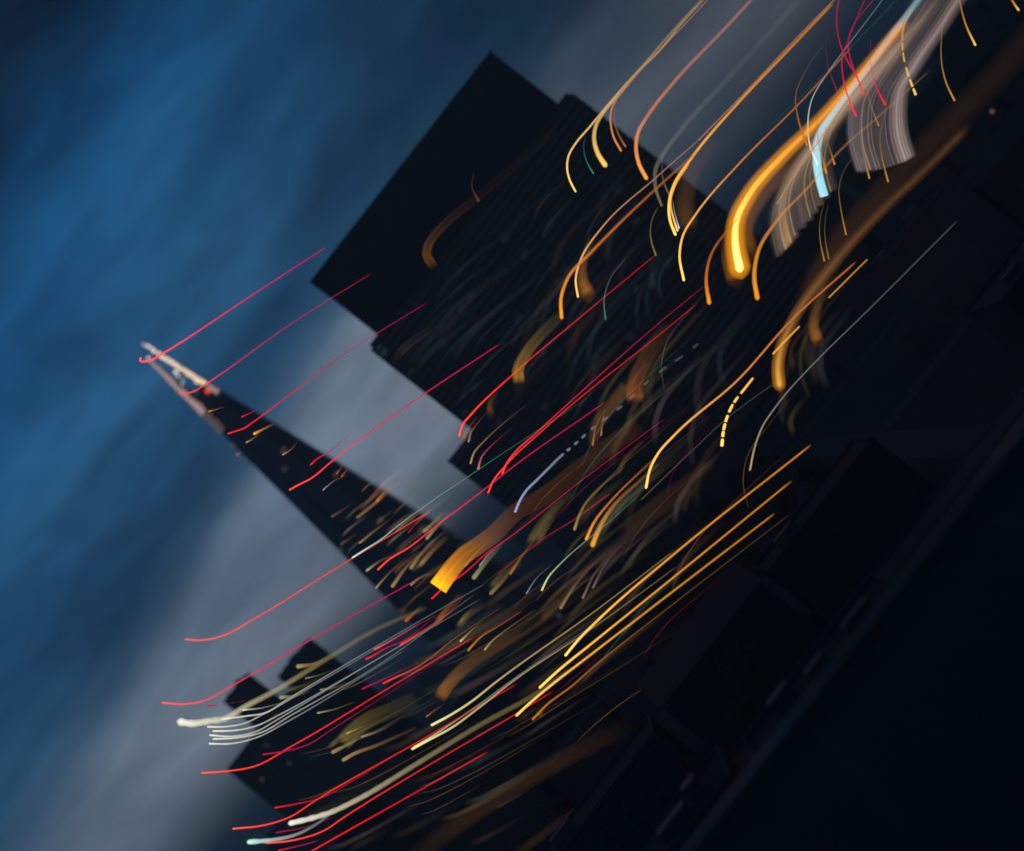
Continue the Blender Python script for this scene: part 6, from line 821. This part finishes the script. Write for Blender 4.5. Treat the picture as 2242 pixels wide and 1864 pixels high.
def streak_mesh(name, pts, y, c0, c1, r0, r1, i0, i1, fade=.6, wob=0, seg=None, off=0, square=False, seed=0, grain=.06, rs=1.15, ns=10, al=.9, soft=0):
    sm, length = sample(pts, 1.4)
    q = random.Random(seed); ph = q.uniform(0, 6)
    if seg: sm = [(p, t) for p, t in sm if seg[0] <= t <= seg[1]]
    if seg:
        full, _ = sample(pts, .25); ts = [t for p, t in full]
        def at(t):
            for k in range(len(full) - 1):
                if full[k + 1][1] >= t:
                    a = (t - full[k][1]) / max(full[k + 1][1] - full[k][1], 1e-6); return full[k][0].lerp(full[k + 1][0], a)
            return full[-1][0]
        m_ = 5; sm = [(at(seg[0] + (seg[1] - seg[0]) * k / m_), seg[0] + (seg[1] - seg[0]) * k / m_) for k in range(m_ + 1)]
    n = len(sm); v = []; f = []; g = []
    t0, t1 = sm[0][1], sm[-1][1]
    def ring(c, tan, r, col):
        d = Vector((tan.x, 0, tan.y)).normalized(); u = Vector((0, 1, 0)); w = d.cross(u)
        for k in range(ns):
            a = 2 * math.pi * k / ns; v.append(tuple(c + (u * math.cos(a) + w * math.sin(a)) * r)); g.append(col)
    e0 = math.exp(-1.5 / fade)
    for k, (p, t) in enumerate(sm):
        tan = (sm[min(k + 1, n - 1)][0] - sm[max(k - 1, 0)][0]); tan = tan.normalized() if tan.length > 0 else Vector((1, 0))
        nrm = Vector((-tan.y, tan.x)); a = (math.exp(-1.5 * t / fade) - e0) / (1 - e0)
        rad = (r1 + (r0 - r1) * a) * rs
        if wob: rad *= 1 + wob * math.sin(ph + t * length * 2.4) * (1 if t < .3 else .3)
        it = (i1 + (i0 - i1) * a) * (1 + q.uniform(-grain, grain))
        if not seg: it *= min(1, (1 - t) / .035 + .15)
        if soft: it *= min(1, t / soft + .12) * min(1, (1 - t) / soft)
        col = tuple((c1[i] + (c0[i] - c1[i]) * a) * it for i in range(3)) + (min(.72, al * it),)
        c = p + nrm * off * (1 + (rad / max(r0 * rs, 1e-6) - 1) * 0)
        C = Vector((c.x, y, c.y))
        if k == 0:
            T3 = Vector((tan.x, 0, tan.y))
            cap = ((-.9, .12), (-.62, .66), (-.2, .93)) if not square else ((-.25, .2), (-.2, .8))
            for dd, rr in cap: ring(C + T3 * rad * dd, tan, rad * rr, col)
        ring(C, tan, rad, col)
        if k == n - 1:
            T3 = Vector((tan.x, 0, tan.y))
            for dd, rr in ((.3, .85), (.7, .5), (.95, .1)): ring(C + T3 * rad * dd, tan, rad * rr, col)
    rings = len(v) // ns
    for k in range(rings - 1):
        for j in range(ns):
            a = k * ns + j; b = k * ns + (j + 1) % ns; f.append((a, b, b + ns, a + ns))
    me = bpy.data.meshes.new(name); me.from_pydata(v, [], f)
    me.polygons.foreach_set('use_smooth', [True] * len(f))
    at_ = me.color_attributes.new('glow', 'FLOAT_COLOR', 'POINT')
    at_.data.foreach_set('color', [c for q4 in g for c in q4])
    me.materials.append(GLOW); me.update(); return me
def put(name, me, parent=None): return link(bpy.data.objects.new(name, me), parent)
for k, (lab, D, c0, c1, r0, r1, i0, i1, pts, o) in enumerate(STREAKS):
    fade = o.get('fade', .6); wob = o.get('wob', 0)
    parts = []; wide = r0 > .55; soft = o.get('soft', .06 if wide and not o.get('wob') and not o.get('core') else 0); al = .9 if wide else 1.7
    D = D + (k % 7) * .05
    if 'dash' in o:
        for s_ in o['dash']: parts.append(('dash', streak_mesh('dash', pts, D, c0, c1, r0, r1, i0, i1, fade, seg=s_, seed=k, al=al, square=True)))
        if r0 > 1e9: pass
    elif o.get('flat'):
        n = o['sub']; q = random.Random(k)
        for j in range(n):
            u = ((j + .5) / n - .5) * 2; off = u * r0 * .9; b = q.uniform(.7, 1.15) * (1 if abs(u) < .85 else .8)
            parts.append(('filament', streak_mesh('filament', pts, D + .2 * math.sin(j * 2.1), c0, c1, r0 * 1.9 / n, r1 * 1.9 / n, i0 * b * .6, i1 * b * .6, fade, off=off, square=(n == 9), seed=k * 9 + j, grain=.1, soft=(soft if n < 9 or c0[0] < .9 else 0), al=1.5)))
    else:
        parts.append(('glow', streak_mesh('glow', pts, D, c0, c1, r0, r1, i0, i1, fade, wob, seed=k, soft=soft, al=al)))
    if o.get('core'):
        cw = o.get('corew', .42); cc = o.get('cc', (1, .66, .13)) if c0[0] > .9 and c0[1] > .3 else (1, .30, .10)
        if c0[2] > .5: cc = (.9, 1, .95)
        i_ = o['core'] * 1.6
        parts.append(('bright_core', streak_mesh('bright_core', pts, D - .05, cc, c1, r0 * cw, r1 * cw, i_, i_ * .08, .18 if i_ < 3 else .3, wob, seed=k)))
    if len(parts) == 1:
        ob = put('light_streak', parts[0][1])
    else:
        ob = empty('light_streak', (pts[0][0], D, pts[0][1]))
        for nm, me in parts:
            me.transform(Matrix.Translation(-Vector((pts[0][0], D, pts[0][1])))); put(nm, me, ob)
    tag(ob, lab, 'light streak', 'light streaks over the city')
for k, (kind, D, c0, r0, i0, pts) in enumerate(FAINT):
    ob = put('light_smear', streak_mesh('light_smear', pts, D, c0, c0, r0, r0 * .8, i0, i0 * .1, .6, seed=k + 500, ns=8, al=.3, soft=.3))
    tag(ob, {'tower': 'faint blue grey light smear on the dark front of the wide tower', 'spire': 'small blurred amber light fleck on the lower front of the glass spire', 'city': 'faint brown or olive light smear low over the dark roofs', 'line': 'hair thin dim light line slanting over the dark roofs'}[kind], 'light smear', {'spire': 'amber flecks on the glass spire', 'tower': 'faint smears on the wide tower', 'city': 'faint smears over the roofs', 'line': 'hair thin light lines over the roofs'}[kind])
for k, (lab, D, fil) in enumerate(VEILS):
    p0 = Vector((fil[0][4][0][0], D, fil[0][4][0][1])); ob = empty('light_veil', p0); tag(ob, lab, 'light veil', 'light streaks over the city')
    for j, (c, w, i0, i1, pts) in enumerate(fil):
        me = streak_mesh('filament', pts, D + .25 * math.sin(j * 1.7), c, c, w, w * 1.1, i0, i1, .8, square=True, seed=j, rs=1.15)
        me.transform(Matrix.Translation(-p0)); put('filament', me, ob)
